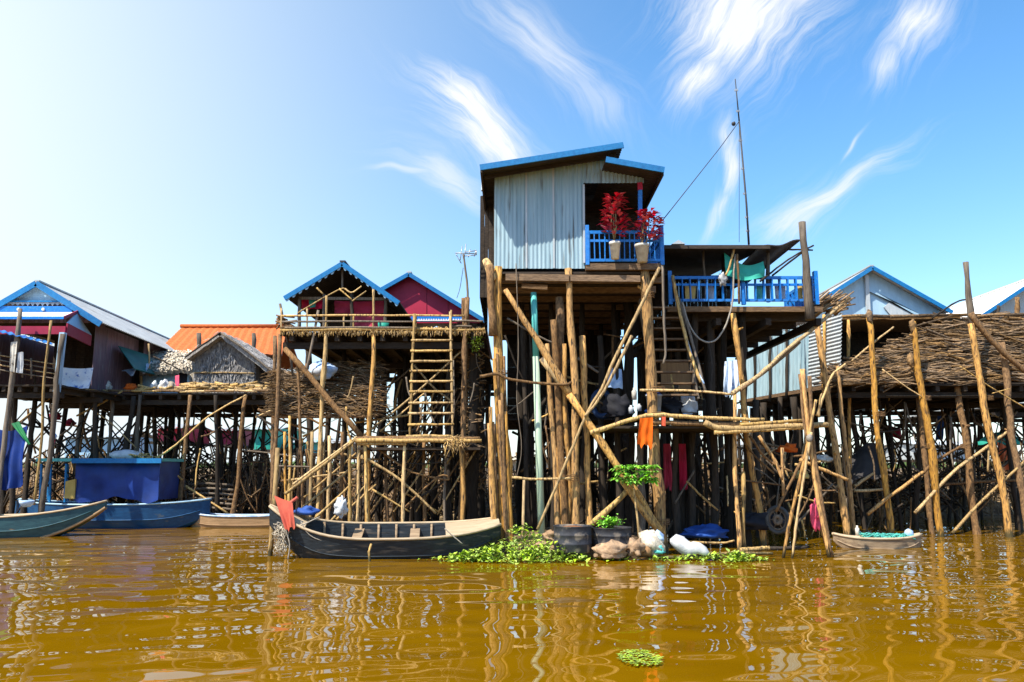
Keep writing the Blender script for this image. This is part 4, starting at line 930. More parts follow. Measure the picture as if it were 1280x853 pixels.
MB().prism([W(14, 377, YA + .2), W(84, 377, YA + .2), W(47, 358, YA + .2)], (0, .04, 0)).build('gable_panel', tinb, A_)
b = MB()
for i in range(17):
    x = -18 + i * 6.2; b.prism([W(x, 377, YA + .1), W(x + 5.8, 377, YA + .1), W(x + 5.8, 379.5, YA + .1), W(x + 2.9, 382.5, YA + .1), W(x, 379.5, YA + .1)], (0, .03, 0))
b.build('scallop_edging', whitecloth, A_)
MB().bar(W(-20, 377, YA + .08), W(88, 377, YA + .08), .05, .06).build('gable_tie', azure, A_)
MB().box((W(-30, 390, YA).x, YA - .02, W(0, 391, YA).z), (W(90, 390, YA).x, YA + .04, W(0, 383, YA).z)).build('blue_fascia', blue, A_)
for x in (23, 54): MB().blob(W(x, 387, YA - .05), (.06, .04, .06), 2, 8, 6, .05).build('lamp_knob', white, A_)
Yp = 25.4
corr(W(-30, 391, YA - .1), W(-30, 397, Yp), W(95, 391, YA - .1), W(80, 397, Yp), .2, .02, .015).build('awning', white, A_)
MB().bar(W(-30, 397.5, Yp - .02), W(80, 397.5, Yp - .02), .04, .09).build('awning_edge', blue, A_)
MB().bar(W(80, 397.5, Yp - .02), W(97, 390, YA - .05), .04, .10).build('awning_edge', maroon, A_)
pm0, pm1, pm2 = W(-30, 409, Yp), W(82, 407, Yp), W(112, 419, YA + .8)
MB().bar(W(-30, 413, Yp), W(82, 413, Yp), .05, .26).build('porch_band', maroon, A_)
z0, z1 = W(82, 418, Yp).z, W(82, 404, Yp).z
xe = W(113, 420, YA + .9).x
MB().prism([(pm1.x, Yp + .03, z0), (xe, YA + .9, z0), (xe, YA + .9, z1), (pm1.x, Yp + .03, z1)], (.05, 0, 0)).build('porch_band', maroon, A_)
MB().prism([(pm1.x, Yp + .03, z1 + .01), (xe, YA + .9, z1 + .01), (xe, YA + .9, z1 + .02), (W(95, 391, YA - .1).x, YA - .1, W(95, 392, YA - .1).z)], (.04, 0, 0)).build('porch_gusset', tinb, A_)
# porch
deck(A_, W(-45, 470, Yp).x, W(74, 478, Yp).x, Yp, 35, W(60, 478, Yp).z, nj=6)
deck(A_, W(74, 478, 27.2).x, W(124, 478, 27.2).x, 27.2, 36, W(60, 478, Yp).z, nj=3)
for y in (450, 456, 462, 468): lay(A_, [(-30, y - 11), (20, y - 2), (72, y + 6)], Yp - .4, 1.1, pale if y % 4 else grey, 'rail', Yp + .1, n=5)
for x, t, f in ((28, 450, 472), (39, 448, 474), (0, 440, 468)): lay(A_, [(x, t), (x, f)], Yp - .2, 1.4, grey, 'rail_post')
MB().bar(W(79, 416, Yp - .1), W(71, 490, Yp - .1), .16, .16, (0, 1, 0)).build('porch_post', tinb, A_)
for a_, f, Y_, r, m_ in (((79, 418), (52, 640), Yp - .15, 4.2, grey), ((26, 386), (0, 600), Yp - .4, 3.4, grey), ((64, 401), (57, 476), Yp - .3, 2, pale), ((-8, 470), (-20, 640), Yp, 4, grey)):
    stand(A_, a_, f, Y_, r, m_)
stilts(A_, W(-50, 480, 26).x, W(130, 480, 26).x, 26.5, 35, zA - .2, 7, 2, .07, dark, .3, 44)
clutter(A_, 0, 120, 495, 560, 29.6, 34, 26, (bark, grey, dark))
corr(W(-30, 408, Yp - .9), W(66, 430, Yp - .3), W(-30, 405, Yp - .3), W(62, 427, Yp + .3), .2, .02, .02).build('lower_awning', blue, A_)
tag(cloth(W(75, 459, 26.6), W(117, 460, 26.6), W(77, 484, 26.6), W(112, 486, 26.6), 14, 8, .06, 1.5, .01, .04, 1).build('laundry_sheet', printed), 'white sheet with blue print hung below the maroon porch', 'sheet')
tag(cloth(W(14, 428, Yp - .5), W(22, 427, Yp - .5), W(12, 464, Yp - .5), W(19, 466, Yp - .5), 8, 10, .05, 2, .01, 0, 5).build('hung_cloth', potm), 'cream cloth hung over the porch rail by the slim post', 'cloth')
tag(cloth(W(22, 441, Yp - .45), W(29, 440, Yp - .45), W(21, 466, Yp - .45), W(29, 467, Yp - .45), 8, 10, .05, 2, .01, 0, 8).build('hung_cloth', whitecloth), 'white chequered cloth hung beside the cream one on the porch rail', 'cloth')
xw = W(118, 410, YA + 1.0).x
tag(MB().prism([(xw + .1, 29.6, W(140, 455, 30).z + .6), (xw + 1.05, 29.0, W(154, 462, 29).z), (xw + 1.0, 31.2, W(154, 462, 29).z), (xw + .1, 32.2, W(140, 455, 30).z + .6)], (.02, -.02, .03)).build('window_shutter', dgreen), 'bottle green shutter propped out from the faded purple wall', 'shutter')
planks((xw + 1.0, 29.0, zA), (xw + 1.02, 31, zA), (xw + 1.0, 29.0, W(150, 470, 29).z), (xw + 1.02, 31, W(150, 470, 29).z), 8)
b = cloth(W(152, 464, 30), W(190, 452, 31), W(155, 466, 29.6), W(186, 462, 30), 12, 8, .12, 2, .02, .05, 3); tag(b.build('tarpaulin', bluesack), 'blue and white plastic sheet slung between the green shutter and the thatched lean-to', 'tarp')

# ================================================================== long platform with the huts
YL = 29.0; zL = W(200, 489, YL).z
L_ = thing('platform', 'long low platform on many dark stilts carrying the thatched huts', 'platform', (W(210, 490, YL).x, YL, 0))
lx0, lx1 = W(72, 490, YL).x, W(352, 490, YL).x
deck(L_, lx0, lx1, YL, 37, zL, dplank, dplank, 12)
for k in range(9): lay(L_, [(75 + 30 * k, 489 + RND.uniform(-1, 1)), (112 + 30 * k, 489 + RND.uniform(-1, 1))], YL - .06, 1.9, pale if k % 2 else bark, 'edge_pole', n=6)
for a_, f, r, m_ in (((104, 494), (90, 640), 3.2, grey), ((176, 494), (162, 640), 3, grey), ((238, 494), (222, 660), 3.2, bark), ((307, 494), (290, 660), 3.4, bark), ((344, 420), (340, 660), 3.2, bark), ((140, 494), (136, 650), 3, grey), ((270, 494), (272, 650), 3, dark)):
    stand(L_, a_, f, YL - .05, r, m_)
stilts(L_, lx0 + .2, lx1 - .1, 30.2, 36.5, zL - .3, 9, 2, .062, dark, .35, 56)
clutter(L_, 90, 345, 510, 640, 29, 36, 60, (bark, grey, dark, dark), (.8, 1.6)); clutter(L_, 90, 345, 530, 640, 29, 34, 38, (bark, grey, pale), (.9, 1.6), .9)
for pts, r in ((((96, 520), (126, 505), (153, 489)), 1.6), (((112, 510), (140, 530), (170, 560)), 1.0), (((185, 580), (220, 556), (262, 520), (308, 494)), 1.5), (((200, 577), (228, 600)), 1.6), (((24, 528), (60, 500), (68, 498)), .9), (((232, 608), (285, 642)), 1.8), (((320, 522), (345, 510)), 1.4)):
    lay(L_, pts, YL - .3, r, pale, 'brace', n=5)
# steps of poles to the water below
for i in range(6): lay(L_, [(236, 606 + i * 6), (262, 605 + i * 6), (292, 607 + i * 6)], YL + 1.2 - i * .12, 2.2, grey, 'step_pole')
# clutter along the edge
rr = random.Random(11)
b = MB()
for i in range(95):
    px = rr.choice((rr.uniform(232, 340), rr.uniform(232, 300), rr.uniform(180, 235))); p = W(px, 487 - rr.random() ** 2 * (7 if px > 232 else 2), YL + rr.uniform(.1, .8)); a2 = rr.uniform(-.5, .5)
    d = V((math.cos(a2), rr.uniform(-.6, .6), math.sin(a2) * .5)).normalized() * rr.uniform(.3, .9); b.tube([p - d / 2, p + d / 2], [rr.uniform(.025, .06)] * 2, 6)
tag(b.build('firewood', pale), 'split firewood strewn along the front of the hut platform', 'firewood', kind='stuff')
for k, (x, y, r_, m_, lab, nm) in enumerate(((163, 486, (.20, .2, .17), orangecloth, 'orange bundle on the platform edge below the blue sheet', 'bundle'), (134, 484, (.16, .15, .18), potm, 'cream bundle on the platform edge by the purple wall', 'bundle'), (205, 483, (.20, .18, .22), whitecloth, 'white sack leaning at the hut wall on the platform', 'sack'), (215, 484, (.17, .16, .18), thatchp, 'straw coloured sack between the white sack and the pink cloth', 'sack'), (122, 474, (.14, .14, .2), greencloth, 'green bundle hung beside the printed sheet', 'bundle'), (192, 484, (.12, .12, .2), tinw, 'pale grey churn against the hut wall', 'churn'))):
    tag(sack(W(x, y, YL + .4), r_, k + 20).build(nm, m_), lab, 'bundle' if nm == 'bundle' else nm)
tag(cloth(W(219, 470, YL + .5), W(224, 469, YL + .5), W(219, 487, YL + .4), W(224, 487, YL + .4), 6, 8, .05, 2).build('hung_cloth', pinkcloth), 'pink cloth hung in the hut doorway', 'cloth')

# orange tiled house
C_ = thing('house', 'house with a long bright orange tiled roof behind the thatched hut', 'house', (W(280, 460, 35).x, 35, 0))
b = MB(); p00, p10, p01, p11 = W(192, 443, 34.5), W(352, 443, 34.5), W(227, 409, 37.5), W(358, 409, 37.5)
b.slab(lambda u, v: p00.lerp(p10, u).lerp(p01.lerp(p11, u), v), 60, 16 * 3, lambda u, v: .05 * ((v * 16) % 1) * -1 + .02 * math.sin(u * 60 * 3.14 / 2), .08, False); b.build('roof', orange_tile, C_)
bk = p01 + V((0, 3, -1.6)); bk2 = p11 + V((0, 3, -1.6))
b = MB(); b.slab(lambda u, v: p01.lerp(p11, u).lerp(bk.lerp(bk2, u), v), 20, 6, lambda u, v: 0, .08); b.build('roof', orange_tile, C_)
MB().tube([p01 + V((-.05, 0, .05)), p11 + V((0, 0, .05))], .09, 8).build('ridge_tile', orange_tile, C_)
MB().prism([p00 + V((.3, .3, -.08)), p01 + V((.02, 0, -.08)), bk + V((.3, -.3, -.06)), V((bk.x + .3, bk.y - .3, zL)), V((p00.x + .3, p00.y + .3, zL))], (.06, 0, 0)).build('side_wall', dplank, C_)
planks((p00.x + .4, p00.y + .4, zL), (p10.x - .2, p00.y + .4, zL), (p00.x + .4, p00.y + .4, p00.z - .05), (p10.x - .2, p00.y + .4, p00.z - .05), 22).build('front_wall', thatchp, C_)
for x in (249, 317): pole(C_, W(x, 417, 33.8), W(x, 450, 33.8), .09, grey, 'post')
# thatched lean-to
K_ = thing('hut', 'lean-to hut with a pale ragged thatch roof beside the bottle green shutter', 'hut', (W(205, 485, 31.5).x, 31.5, zL), 'thatched huts')
p00, p10, p01, p11 = W(174, 466, 30.8), W(240, 462, 30.8), W(192, 441, 33.5), W(240, 441, 33.5)
b = MB(); b.slab(lambda u, v: p00.lerp(p10, u).lerp(p01.lerp(p11, u), v) + V((0, 0, .12 * mnoise.noise(V((u * 6, 3, 0))) * (1 - v))), 26, 14, lambda u, v: .08 * mnoise.noise(V((u * 13, v * 8, 2))), .14); tufts(b, lambda u, v: p00.lerp(p10, u).lerp(p01.lerp(p11, u), v), 900, (.12, .4), .07, .12); b.build('roof', thatchp, K_)
planks((W(178, 488, 31.3).x, 31.3, zL), (W(236, 488, 31.3).x, 31.3, zL), (W(178, 488, 31.3).x, 31.3, W(178, 463, 31.3).z), (W(236, 488, 31.3).x, 31.3, W(178, 463, 31.3).z), 13).build('front_wall', tinb, K_)
planks((W(178, 488, 31.3).x, 34, zL), (W(178, 488, 31.3).x, 31.36, zL), (W(178, 488, 31.3).x, 34, W(178, 455, 31.3).z), (W(178, 488, 31.3).x, 31.36, W(178, 463, 31.3).z), 8).build('side_wall', tinb, K_)
lay(K_, [(192, 446), (205, 452), (222, 461)], 30.7, 1.2, dark, 'roof_pole'); lay(K_, [(186, 430), (187, 470)], 30.7, 1.4, pale, 'post'); lay(K_, [(176, 466), (177, 488)], 30.9, 2, pale, 'post')
MB().box((W(222, 488, 31.2).x, 31.22, zL), (W(232, 488, 31.2).x, 31.28, W(222, 466, 31.2).z)).build('doorway', black, K_)  # black slab paints the darkness of the open doorway
# grey thatched hut
D_ = thing('hut', 'grey thatched gable hut in front of the orange roof', 'hut', (W(280, 488, 30.3).x, 30.3, zL), 'thatched huts')
ap, le, re = W(275, 415, 30.1), W(231, 446, 30.1), W(345, 468, 30.1)
gable(D_, ap, le, re, 30.1, 33.8, thatch, thatch, None, zL, W(243, 440, 30.4).x, W(318, 450, 30.4).x, 30.5, False, rough=True)
wl, wr = W(243, 440, 30.4).x, W(318, 450, 30.4).x
b = MB(); b.slab(lambda u, v: V((wl + (wr - wl) * u, 30.5, zL + v * (min(ap.z - .12, (le.z + (ap.z - le.z) * (wl + (wr - wl) * u - le.x) / (ap.x - le.x)) if wl + (wr - wl) * u < ap.x else (re.z + (ap.z - re.z) * (re.x - wl - (wr - wl) * u) / (re.x - ap.x))) - .1 - zL))), 40, 30, lambda u, v: .04 * mnoise.noise(V((u * 22, v * 7, 2))) + .03 * ((v * 5) % 1 < .08), .06); tufts(b, lambda u, v: V((wl + (wr - wl) * u, 30.46, zL + v * (ap.z - .25 - zL) * max(.25, 1 - 1.5 * abs(u - .43)))), 700, (.1, .3), .05, .03); b.build('gable_wall', thatch, D_)
lay(D_, [(243, 466), (280, 466), (318, 467)], 30.42, 1.3, pale, 'wall_batten'); lay(D_, [(277, 417), (310, 440), (346, 470)], 30.0, 1.8, grey, 'bargeboard'); lay(D_, [(274, 417), (252, 432), (231, 447)], 30.0, 1.5, dark, 'bargeboard')

# ================================================================== brushwood platform, at the far bank side
YJ = 24.5; zJ = W(1150, 477, YJ).z
J = thing('platform', 'high platform on golden stilts faced with a thick layer of brushwood', 'platform', (W(1160, 480, YJ).x, YJ, 0))
jx0, jx1 = W(1050, 477, YJ).x, W(1400, 477, YJ).x
deck(J, jx0, jx1, YJ, 33.5, zJ, dplank, dplank, 10)
jz1 = W(1200, 397, YJ + 1.6).z
MB().prism([(jx0 + .3, YJ + .25, zJ), (jx1, YJ + .25, zJ), (jx1, YJ + 1.8, jz1 - .15), (W(1190, 400, YJ + 1.6).x, YJ + 1.8, jz1 - .15), (W(1130, 430, YJ + 1).x, YJ + 1.0, zJ + .9)], (0, .12, 0)).build('brush_backing', dplank, J)  # added sheet that blocks light and darkens the gaps between sticks
b = MB(); rr = random.Random(21)
for i in range(2600):
    px = rr.uniform(1046, 1385); v = rr.random()
    top = 466 - (px - 1046) / (1140 - 1046) * 42 if px < 1140 else max(398, 424 - (px - 1140) / 55 * 28)
    py = 476 + rr.uniform(-4, 5) + (top - 476) * v; Y_ = YJ - .05 + 1.6 * (476 - py) / 78
    p = W(px, py, Y_) + V((0, rr.uniform(-.12, .12), 0)); a2 = rr.gauss(0, .16) + (.06 if px < 1150 else 0); L = rr.uniform(.4, 1.6); r = rr.uniform(.009, .028) * (1.8 if rr.random() < .07 else 1)
    d = V((math.cos(a2), rr.uniform(-.12, .12), math.sin(a2))).normalized() * L; k = V((0, rr.uniform(-.03, .03), rr.uniform(-.03, .03)))
    b.tube([p - d / 2, p - d * .15 + k, p + d * .2 - k * .6, p + d / 2], [r, r * 1.1, r, r * .7], 5, False)
tag(b.build('brushwood', brush), 'thick layer of horizontal brushwood along the platform of golden stilts', 'brushwood', kind='stuff')
for k in range(9): lay(J, [(1040 + 36 * k, 397 + RND.uniform(-1.5, 1.5) - k * .6), (1082 + 36 * k, 396 + RND.uniform(-1.5, 1.5) - k * .6)], YJ + 1.4, 2.6, brush, 'top_pole', n=6)
planks((jx0, YJ + 4.5, zJ), (jx1, YJ + 4.5, zJ), (jx0, YJ + 4.5, W(1100, 398, YJ + 4.5).z), (jx1, YJ + 4.5, W(1100, 398, YJ + 4.5).z), 40).build('rear_wall', dplank, J)
b = MB(); q0, q1 = W(1040, 396, YJ + 1.5), W(1200, 394, YJ + 1.5); b.slab(lambda u, v: q0.lerp(q1, u) + V((0, 4.4 * v, .1 * v)), 20, 6, lambda u, v: .06 * mnoise.noise(V((u * 9, v * 4, 0))), .12); b.build('flat_roof', brushd, J)
for x, t, f, Y_, r, m_ in ((1022, 408, 1059, 23.6, 5, golden), (1047, 458, 1068, 24.2, 3.2, golden), (1085, 392, 1113, YJ - .25, 4.3, golden), (1141, 402, 1176, YJ - .3, 5, golden), (1146, 476, 1165, YJ + .6, 4.2, bark), (1193, 458, 1221, YJ + .3, 5, bark), (1213, 405, 1261, YJ - .4, 5, golden), (1252, 428, 1284, YJ - .2, 5, bark), (1060, 400, 1064, YJ + 1.3, 2.6, golden), (1290, 440, 1320, YJ, 5, golden)):
    stand(J, (x, t), (f, 668), Y_, r, m_)
pole(J, W(1207, 328, YJ - .3), W(1215, 410, YJ - .3), .075, grey, 'tall_post', .10, .004)
for x, t, r in ((1085, 386, 4), (1139, 398, 6), (1136, 440, 4.5), (1213, 395, 6)):
    tag(MB().blob(W(x + 2, t + 10, YJ - .3), (.10, .10, .22), int(x), 9, 7, .4).build('knot', brush), {(1085, 386): 'straw lashing on the slim golden stilt below the blue grey gable', (1139, 398): 'upper straw lashing on the stilt where the brushwood begins to thin', (1136, 440): 'lower straw lashing on the stilt where the brushwood begins to thin', (1213, 395): 'straw lashing at the foot of the tall dark topped post'}[(x, t)], 'lashing', 'straw lashings on stilts')
lay(J, [(1214, 392), (1236, 422), (1262, 448), (1290, 470)], YJ - .45, 4.2, bark, 'brace'); lay(J, [(1190, 667), (1232, 622), (1284, 574)], YJ - .6, 2.2, pale, 'brace', YJ - .2)
lay(J, [(1143, 642), (1190, 592), (1232, 560), (1268, 533)], YJ - .5, 2.4, pale, 'brace', YJ + .2); lay(J, [(1084, 643), (1120, 615), (1154, 590)], YJ - .45, 2.6, golden, 'brace'); lay(J, [(1154, 592), (1168, 578), (1204, 556)], YJ + .2, 2.2, bark, 'brace')
lay(J, [(1064, 452), (1090, 430), (1117, 409)], YJ - .1, 1.6, pale, 'tie_pole'); lay(J, [(1103, 462), (1130, 482), (1152, 496)], YJ - .4, 1, pale, 'tie_pole'); lay(J, [(1200, 458), (1235, 482), (1285, 512)], YJ - .4, 1, pale, 'tie_pole'); lay(J, [(1240, 492), (1262, 486)], YJ - .4, .8, pale, 'tie_pole')
lay(J, [(1108, 495), (1190, 495), (1240, 494)], YJ + .2, .9, grey, 'tie_pole'); lay(J, [(1180, 606), (1230, 602), (1280, 600)], YJ + 1.5, 2, bark, 'tie_pole'); lay(J, [(1068, 614), (1110, 612)], YJ, 2.2, pale, 'tie_pole'); lay(J, [(1068, 608), (1092, 592)], YJ, 2.2, pale, 'tie_pole')
lay(J, [(1140, 409), (1165, 402), (1190, 395)], YJ - .2, 1.4, brush, 'tie_pole'); lay(J, [(1165, 398), (1195, 378), (1212, 374)], YJ + .2, 1.4, dark, 'wire_pole')
stilts(J, jx0 + .2, jx1 - .2, 25.8, 33, zJ - .3, 9, 3, .06, dark, .4, 64)
clutter(J, 1045, 1285, 510, 655, 25, 33, 64, (bark, grey, dark, dark, brush), (.8, 1.7)); clutter(J, 1045, 1285, 520, 655, 25, 32, 36, (bark, grey, brush, pale), (1.0, 1.9), .9)
for x, y in ((1033, 490), (1101, 520), (1158, 500), (1162, 560), (1236, 500), (1250, 590), (1207, 560)): ring(J, x, y, YJ - .3, 6.5, 4)
for k in range(8): lay(J, [(1060 + k * 32, 520), (1085 + k * 33 + RND.uniform(-12, 12), 560)], 28 + k % 3, 1.6, dark, 'brace', 29 + k % 3)

# blue grey gable house
I_ = thing('stilt_house', 'house with a smooth blue grey metal gable behind the brushwood platform', 'stilt house', (W(1110, 420, 30).x, 30, 0), 'stilt houses')
gable(I_, W(1090, 333, 30), W(1030, 371, 30), W(1190, 389, 30), 30, 42, tinb, tinr, azure, zJ, W(1040, 380, 30.4).x, W(1178, 392, 30.4).x, 30.4, True, None, 0, .15)
MB().bar(W(1083, 344, 30.3), W(1086, 402, 30.3), .14, .10, (0, 1, 0)).build('gable_post', tinw, I_)
MB().prism([W(1086, 360, 30.3), W(1086, 364, 30.3), W(1170, 402, 30.3), W(1158, 402, 30.3)], (0, .06, 0)).build('light_pattern_strip', tinb, I_)  # diagonal line of shadow and reflection on the gable, shaped as a strip
MB().prism([W(1105, 384, 30.33), W(1112, 378, 30.33), W(1160, 402, 30.33), W(1120, 402, 30.33)], (0, .05, 0)).build('light_pattern_patch', tinw, I_)  # pale patch paints the slanting light pattern on the metal gable
stilts(I_, W(1035, 400, 30).x, W(1180, 400, 30).x, 39, 42, zJ, 4, 2, .1, dark, .2, 0)
# receding tin wall below it
Q = thing('shed', 'shed wall of pale corrugated sheets seen slantwise below the branch rail', 'shed', (W(1000, 460, 27).x, 27, 0))
a0, a1, b0, b1 = W(1050, 478, 24.6), W(1052, 392, 24.6), W(925, 500, 33), W(925, 430, 33)
m0, m1 = a0.lerp(b0, .26), a1.lerp(b1, .26)
b = MB(); P = lambda u, v: m0.lerp(a0, u).lerp(m1.lerp(a1, u), v); b.slab(P, 4, 108, lambda u, v: .02 * math.sin(v * 18 * 6.283), .01); b.build('ribbed_wall', tinw, Q)
corr(b0, m0, b1, m1, .3, .03, .01).build('sheet_wall', tin, Q)
for t in (.12, .45, .62, .8): pole(Q, a1.lerp(b1, t) + V((-.08, -.08, .1)), a0.lerp(b0, t) + V((-.08, -.08, -.3)), .05, dark if t > .3 else golden, 'wall_post')
planks(b0 + V((0, .05, -.2)), a0 + V((0, .05, -.2)), b0 + V((3.0, 4, -.2)), a0 + V((1.5, 4, -.2)), 20, .06).build('deck', dplank, Q)
MB().bar(a0 + V((0, -.02, -.08)), b0 + V((0, -.02, -.08)), .1, .12).build('sill_beam', plank, Q)
corr(b1 + V((0, 0, .02)), a1 + V((0, -.1, .02)), b1 + V((3.0, 4, .3)), a1 + V((1.5, 4, .3)), .2, .02, .015).build('roof', tinr, Q)
stilts(Q, W(945, 500, 30).x, W(1045, 500, 27).x, 27, 34, a0.z - .2, 5, 3, .09, dark, .3, 10)
# white roofed house at the frame edge
K2 = thing('stilt_house', 'house with a white sheet roof and blue eave board beside the tall post', 'stilt house', (W(1280, 400, 33).x, 33, 0), 'stilt houses')
gable(K2, W(1303, 343, 33), W(1228, 393, 33), W(1382, 400, 33), 33, 43, tinw, white, azure, zJ, W(1250, 400, 33.6).x, W(1366, 400, 33.6).x, 33.6, True, None, 0, .14)
deck(K2, W(1245, 400, 33).x, W(1372, 400, 33).x, 33.6, 43, zJ, nj=4)
pole(K2, W(1271, 372, 32.4), W(1271, 400, 32.4), .08, bark, 'veranda_post'); pole(K2, W(1248, 382, 32.4), W(1247, 400, 32.4), .06, dark, 'veranda_post')
stilts(K2, W(1255, 400, 34).x, W(1365, 400, 34).x, 34.5, 42, zJ - .3, 4, 3, .08, dark, .2, 8)

# ================================================================== poles, tripods and litter between
Tp = thing('pole_tripod', 'lashed tripod of thin golden poles standing in the water before the dark wheel', 'pole tripod', W(1005, 690, 18.4))
for pts, r, m_ in ((((1003, 462), (1011, 540), (1020, 610), (1037, 700)), 3.4, golden), (((1012, 470), (1016, 545), (1026, 620), (1040, 696)), 2.8, bark), (((1012, 545), (1002, 590), (990, 640), (979, 698)), 2.6, golden), (((1014, 540), (1006, 590), (996, 650), (990, 700)), 2.2, pale), (((1000, 468), (1004, 520), (1012, 570)), 2.2, bark), (((1020, 500), (1012, 540), (1008, 575)), 2, pale), (((1021, 520), (1028, 500), (1040, 470), (1057, 455)), 2, pale), (((1024, 522), (1025, 500), (1028, 492)), 1.6, pale)):
    o = lay(Tp, pts, 18.4 + RND.uniform(-.1, .3), r, m_, 'pole')
MB().blob(W(1012, 548, 18.4), (.07, .07, .10), 2).build('lashing', rope, Tp)
Gd = thing('pole_tripod', 'thicker bent poles leaning against the log bundle beside the pink bag', 'pole tripod', W(950, 640, 20.5))
for pts, r in ((((948, 545), (968, 575), (978, 600)), 2.6), (((978, 560), (979, 620)), 2.4), (((937, 545), (960, 575), (990, 590)), 2), (((1000, 575), (1040, 592), (1060, 600)), 2.6), (((1005, 570), (990, 600), (970, 640)), 2.2)):
    lay(Gd, pts, 20.4, r, golden if r > 2.2 else bark, 'pole')
Wh = thing('cart_wheel', 'dark rubber wheel with a grey hub on the mud under the log bundle', 'wheel', W(972, 668, 20.6))
c_ = W(972, 650, 20.6); mk = lambda r, t, m_, n_: MB().tube([c_ + V((math.cos(k) * r * .75, math.cos(k) * r * -.35, math.sin(k) * r)) for k in [6.283 * j / 28 for j in range(29)]], t, 8, False).build(n_, m_, Wh)
mk(.31, .05, M('worn_rubber', (.09, .09, .085), (.05, .05, .05), nscale=4, rough=.8), 'tyre'); mk(.24, .025, grey, 'rim'); mk(.09, .05, grey, 'hub')
b = MB()
for k in range(6): a2 = k * 1.047; b.tube([c_, c_ + V((math.cos(a2) * .17, math.cos(a2) * -.08, math.sin(a2) * .23))], .014, 5)
b.build('spoke', grey, Wh)
tag(MB().blob(W(1021, 646, 18.9), (.13, .08, .28), 6, 18, 14, .8).build('plastic_bag', pinkcloth), 'bright pink plastic bag hung between the tripod poles', 'bag')
tag(sack(W(948, 655, 21), (.5, .4, .25), 3).build('sack', black), 'black sack lying behind the two thin golden poles', 'sack')
for k, (x, y, r_, m_, lab) in enumerate(((986, 562, (.28, .2, .16), orangecloth, 'orange cloth bundle caught in the poles behind the log bundle'), (1000, 595, (.24, .2, .15), yellowbox, 'yellow cloth bundle caught below the orange one behind the tripod'), (1028, 575, (.26, .2, .14), potm, 'cream sack lodged in the poles beside the grey canopy'))):
    tag(sack(W(x, y, 24), r_, k).build('bundle', m_), lab, 'bundle')
b = cloth(W(1062, 575, 26.5), W(1105, 556, 26.5), W(1058, 606, 25.5), W(1108, 600, 25.5), 14, 10, .12, 1.5, .02, -.25, 6)
tag(b.build('canopy', M('charcoal_tarp', (.055, .05, .05), (.035, .032, .032), nscale=2, rough=.8)), 'charcoal canopy slung among the stilts of the brushwood platform', 'canopy')
tag(cloth(W(1104, 530, 34), W(1126, 536, 34), W(1106, 540, 34), W(1128, 552, 34), 10, 8, .1, 2).build('hung_cloth', redcloth), 'red cloth hung far back under the brushwood platform', 'cloth')
tag(MB().lathe(W(1250, 548, 36), [(1.0, -.30), (.98, -.22), (.6, .10), (.25, .24), (0, .28), (0, .22), (.6, .04), (1.0, -.30)], 18).build('parasol', greencloth), 'sea green parasol top behind the golden stilts', 'parasol')
tag(cloth(W(1246, 552, 30), W(1262, 560, 30), W(1252, 590, 30), W(1266, 586, 30), 8, 10, .1, 2).build('hung_cloth', orangecloth), 'orange brown cloth hung under the brushwood platform near the parasol', 'cloth')
tag(cloth(W(1172, 520, 32), W(1180, 520, 32), W(1170, 550, 32), W(1180, 550, 32), 8, 10, .08, 2).build('hung_cloth', bluecloth), 'blue cloth hung among dark stilts under the brushwood platform', 'cloth')

# ================================================================== opposite row of houses, seen through the stilts
def far_house(name, label, px0, px1, pyt, pyb, Y, wm_, rm_, rise=1.6):
    pyt += 7
    t = thing(name, label, 'stilt house', (W((px0 + px1) / 2, 560, Y).x, Y, 0), 'houses of the far row')
    x0, x1 = W(px0, 560, Y).x, W(px1, 560, Y).x; z1, z0 = W(600, pyt, Y).z, W(600, pyb, Y).z
    planks((x0, Y, z0), (x1, Y, z0), (x0, Y, z1), (x1, Y, z1), max(6, int((x1 - x0) / .5)), .06).build('front_wall', wm_, t)
    for x in (x0, x1): planks((x, Y + .05, z0), (x, Y + 6, z0), (x, Y + .05, z1), (x, Y + 6, z1), 10).build('side_wall', wm_, t)
    corr((x0 - .4, Y - .6, z1 - .1), (x1 + .4, Y - .6, z1 - .1), (x0 - .2, Y + 3, z1 + rise), (x1 + .2, Y + 3, z1 + rise), .4, .03, .03).build('roof', rm_, t)
    corr((x1 + .4, Y + 6.6, z1 - .1), (x0 - .4, Y + 6.6, z1 - .1), (x1 + .2, Y + 3, z1 + rise), (x0 - .2, Y + 3, z1 + rise), .4, .03, .03).build('roof', rm_, t)
    MB().box((x0 - .3, Y - .8, z0 - .2), (x1 + .3, Y + 6, z0 - .02)).build('floor_deck', dplank, t)
    n = max(3, int((x1 - x0) / 1.6))
    for i in range(n): pole(t, (x0 + (x1 - x0) * (i + .5) / n, Y, z0 - .1), (x0 + (x1 - x0) * (i + .5) / n + RND.uniform(-.2, .2), Y, .4), .13, dark, 'stilt', n=5)
far_house('stilt_house', 'far red walled house seen through the stilts below the thatched lean-to', 196, 222, 527, 552, 58, M('far_red', (.50, .05, .07), (.42, .04, .06), rough=.8), tinr, .4)
far_house('stilt_house', 'far blue grey house seen through the stilts behind the boat cabin', 82, 150, 538, 572, 60, tinb, tinw, .5)
far_house('stilt_house', 'far sea green house seen through the stilts below the grey thatched hut', 318, 346, 528, 562, 56, greencloth, tinw, .3)
far_house('stilt_house', 'far maroon house seen through the stilts below the brushwood heap', 274, 292, 530, 556, 61, maroon, tinr, .3)
far_house('stilt_house', 'far teal house seen through the stilts beside the slanting ramp', 372, 398, 544, 566, 57, teal, tinw, .3)
far_house('stilt_house', 'far brown house seen through the stilts behind the ladder landing', 406, 440, 545, 570, 58, plank, tinr, .3)
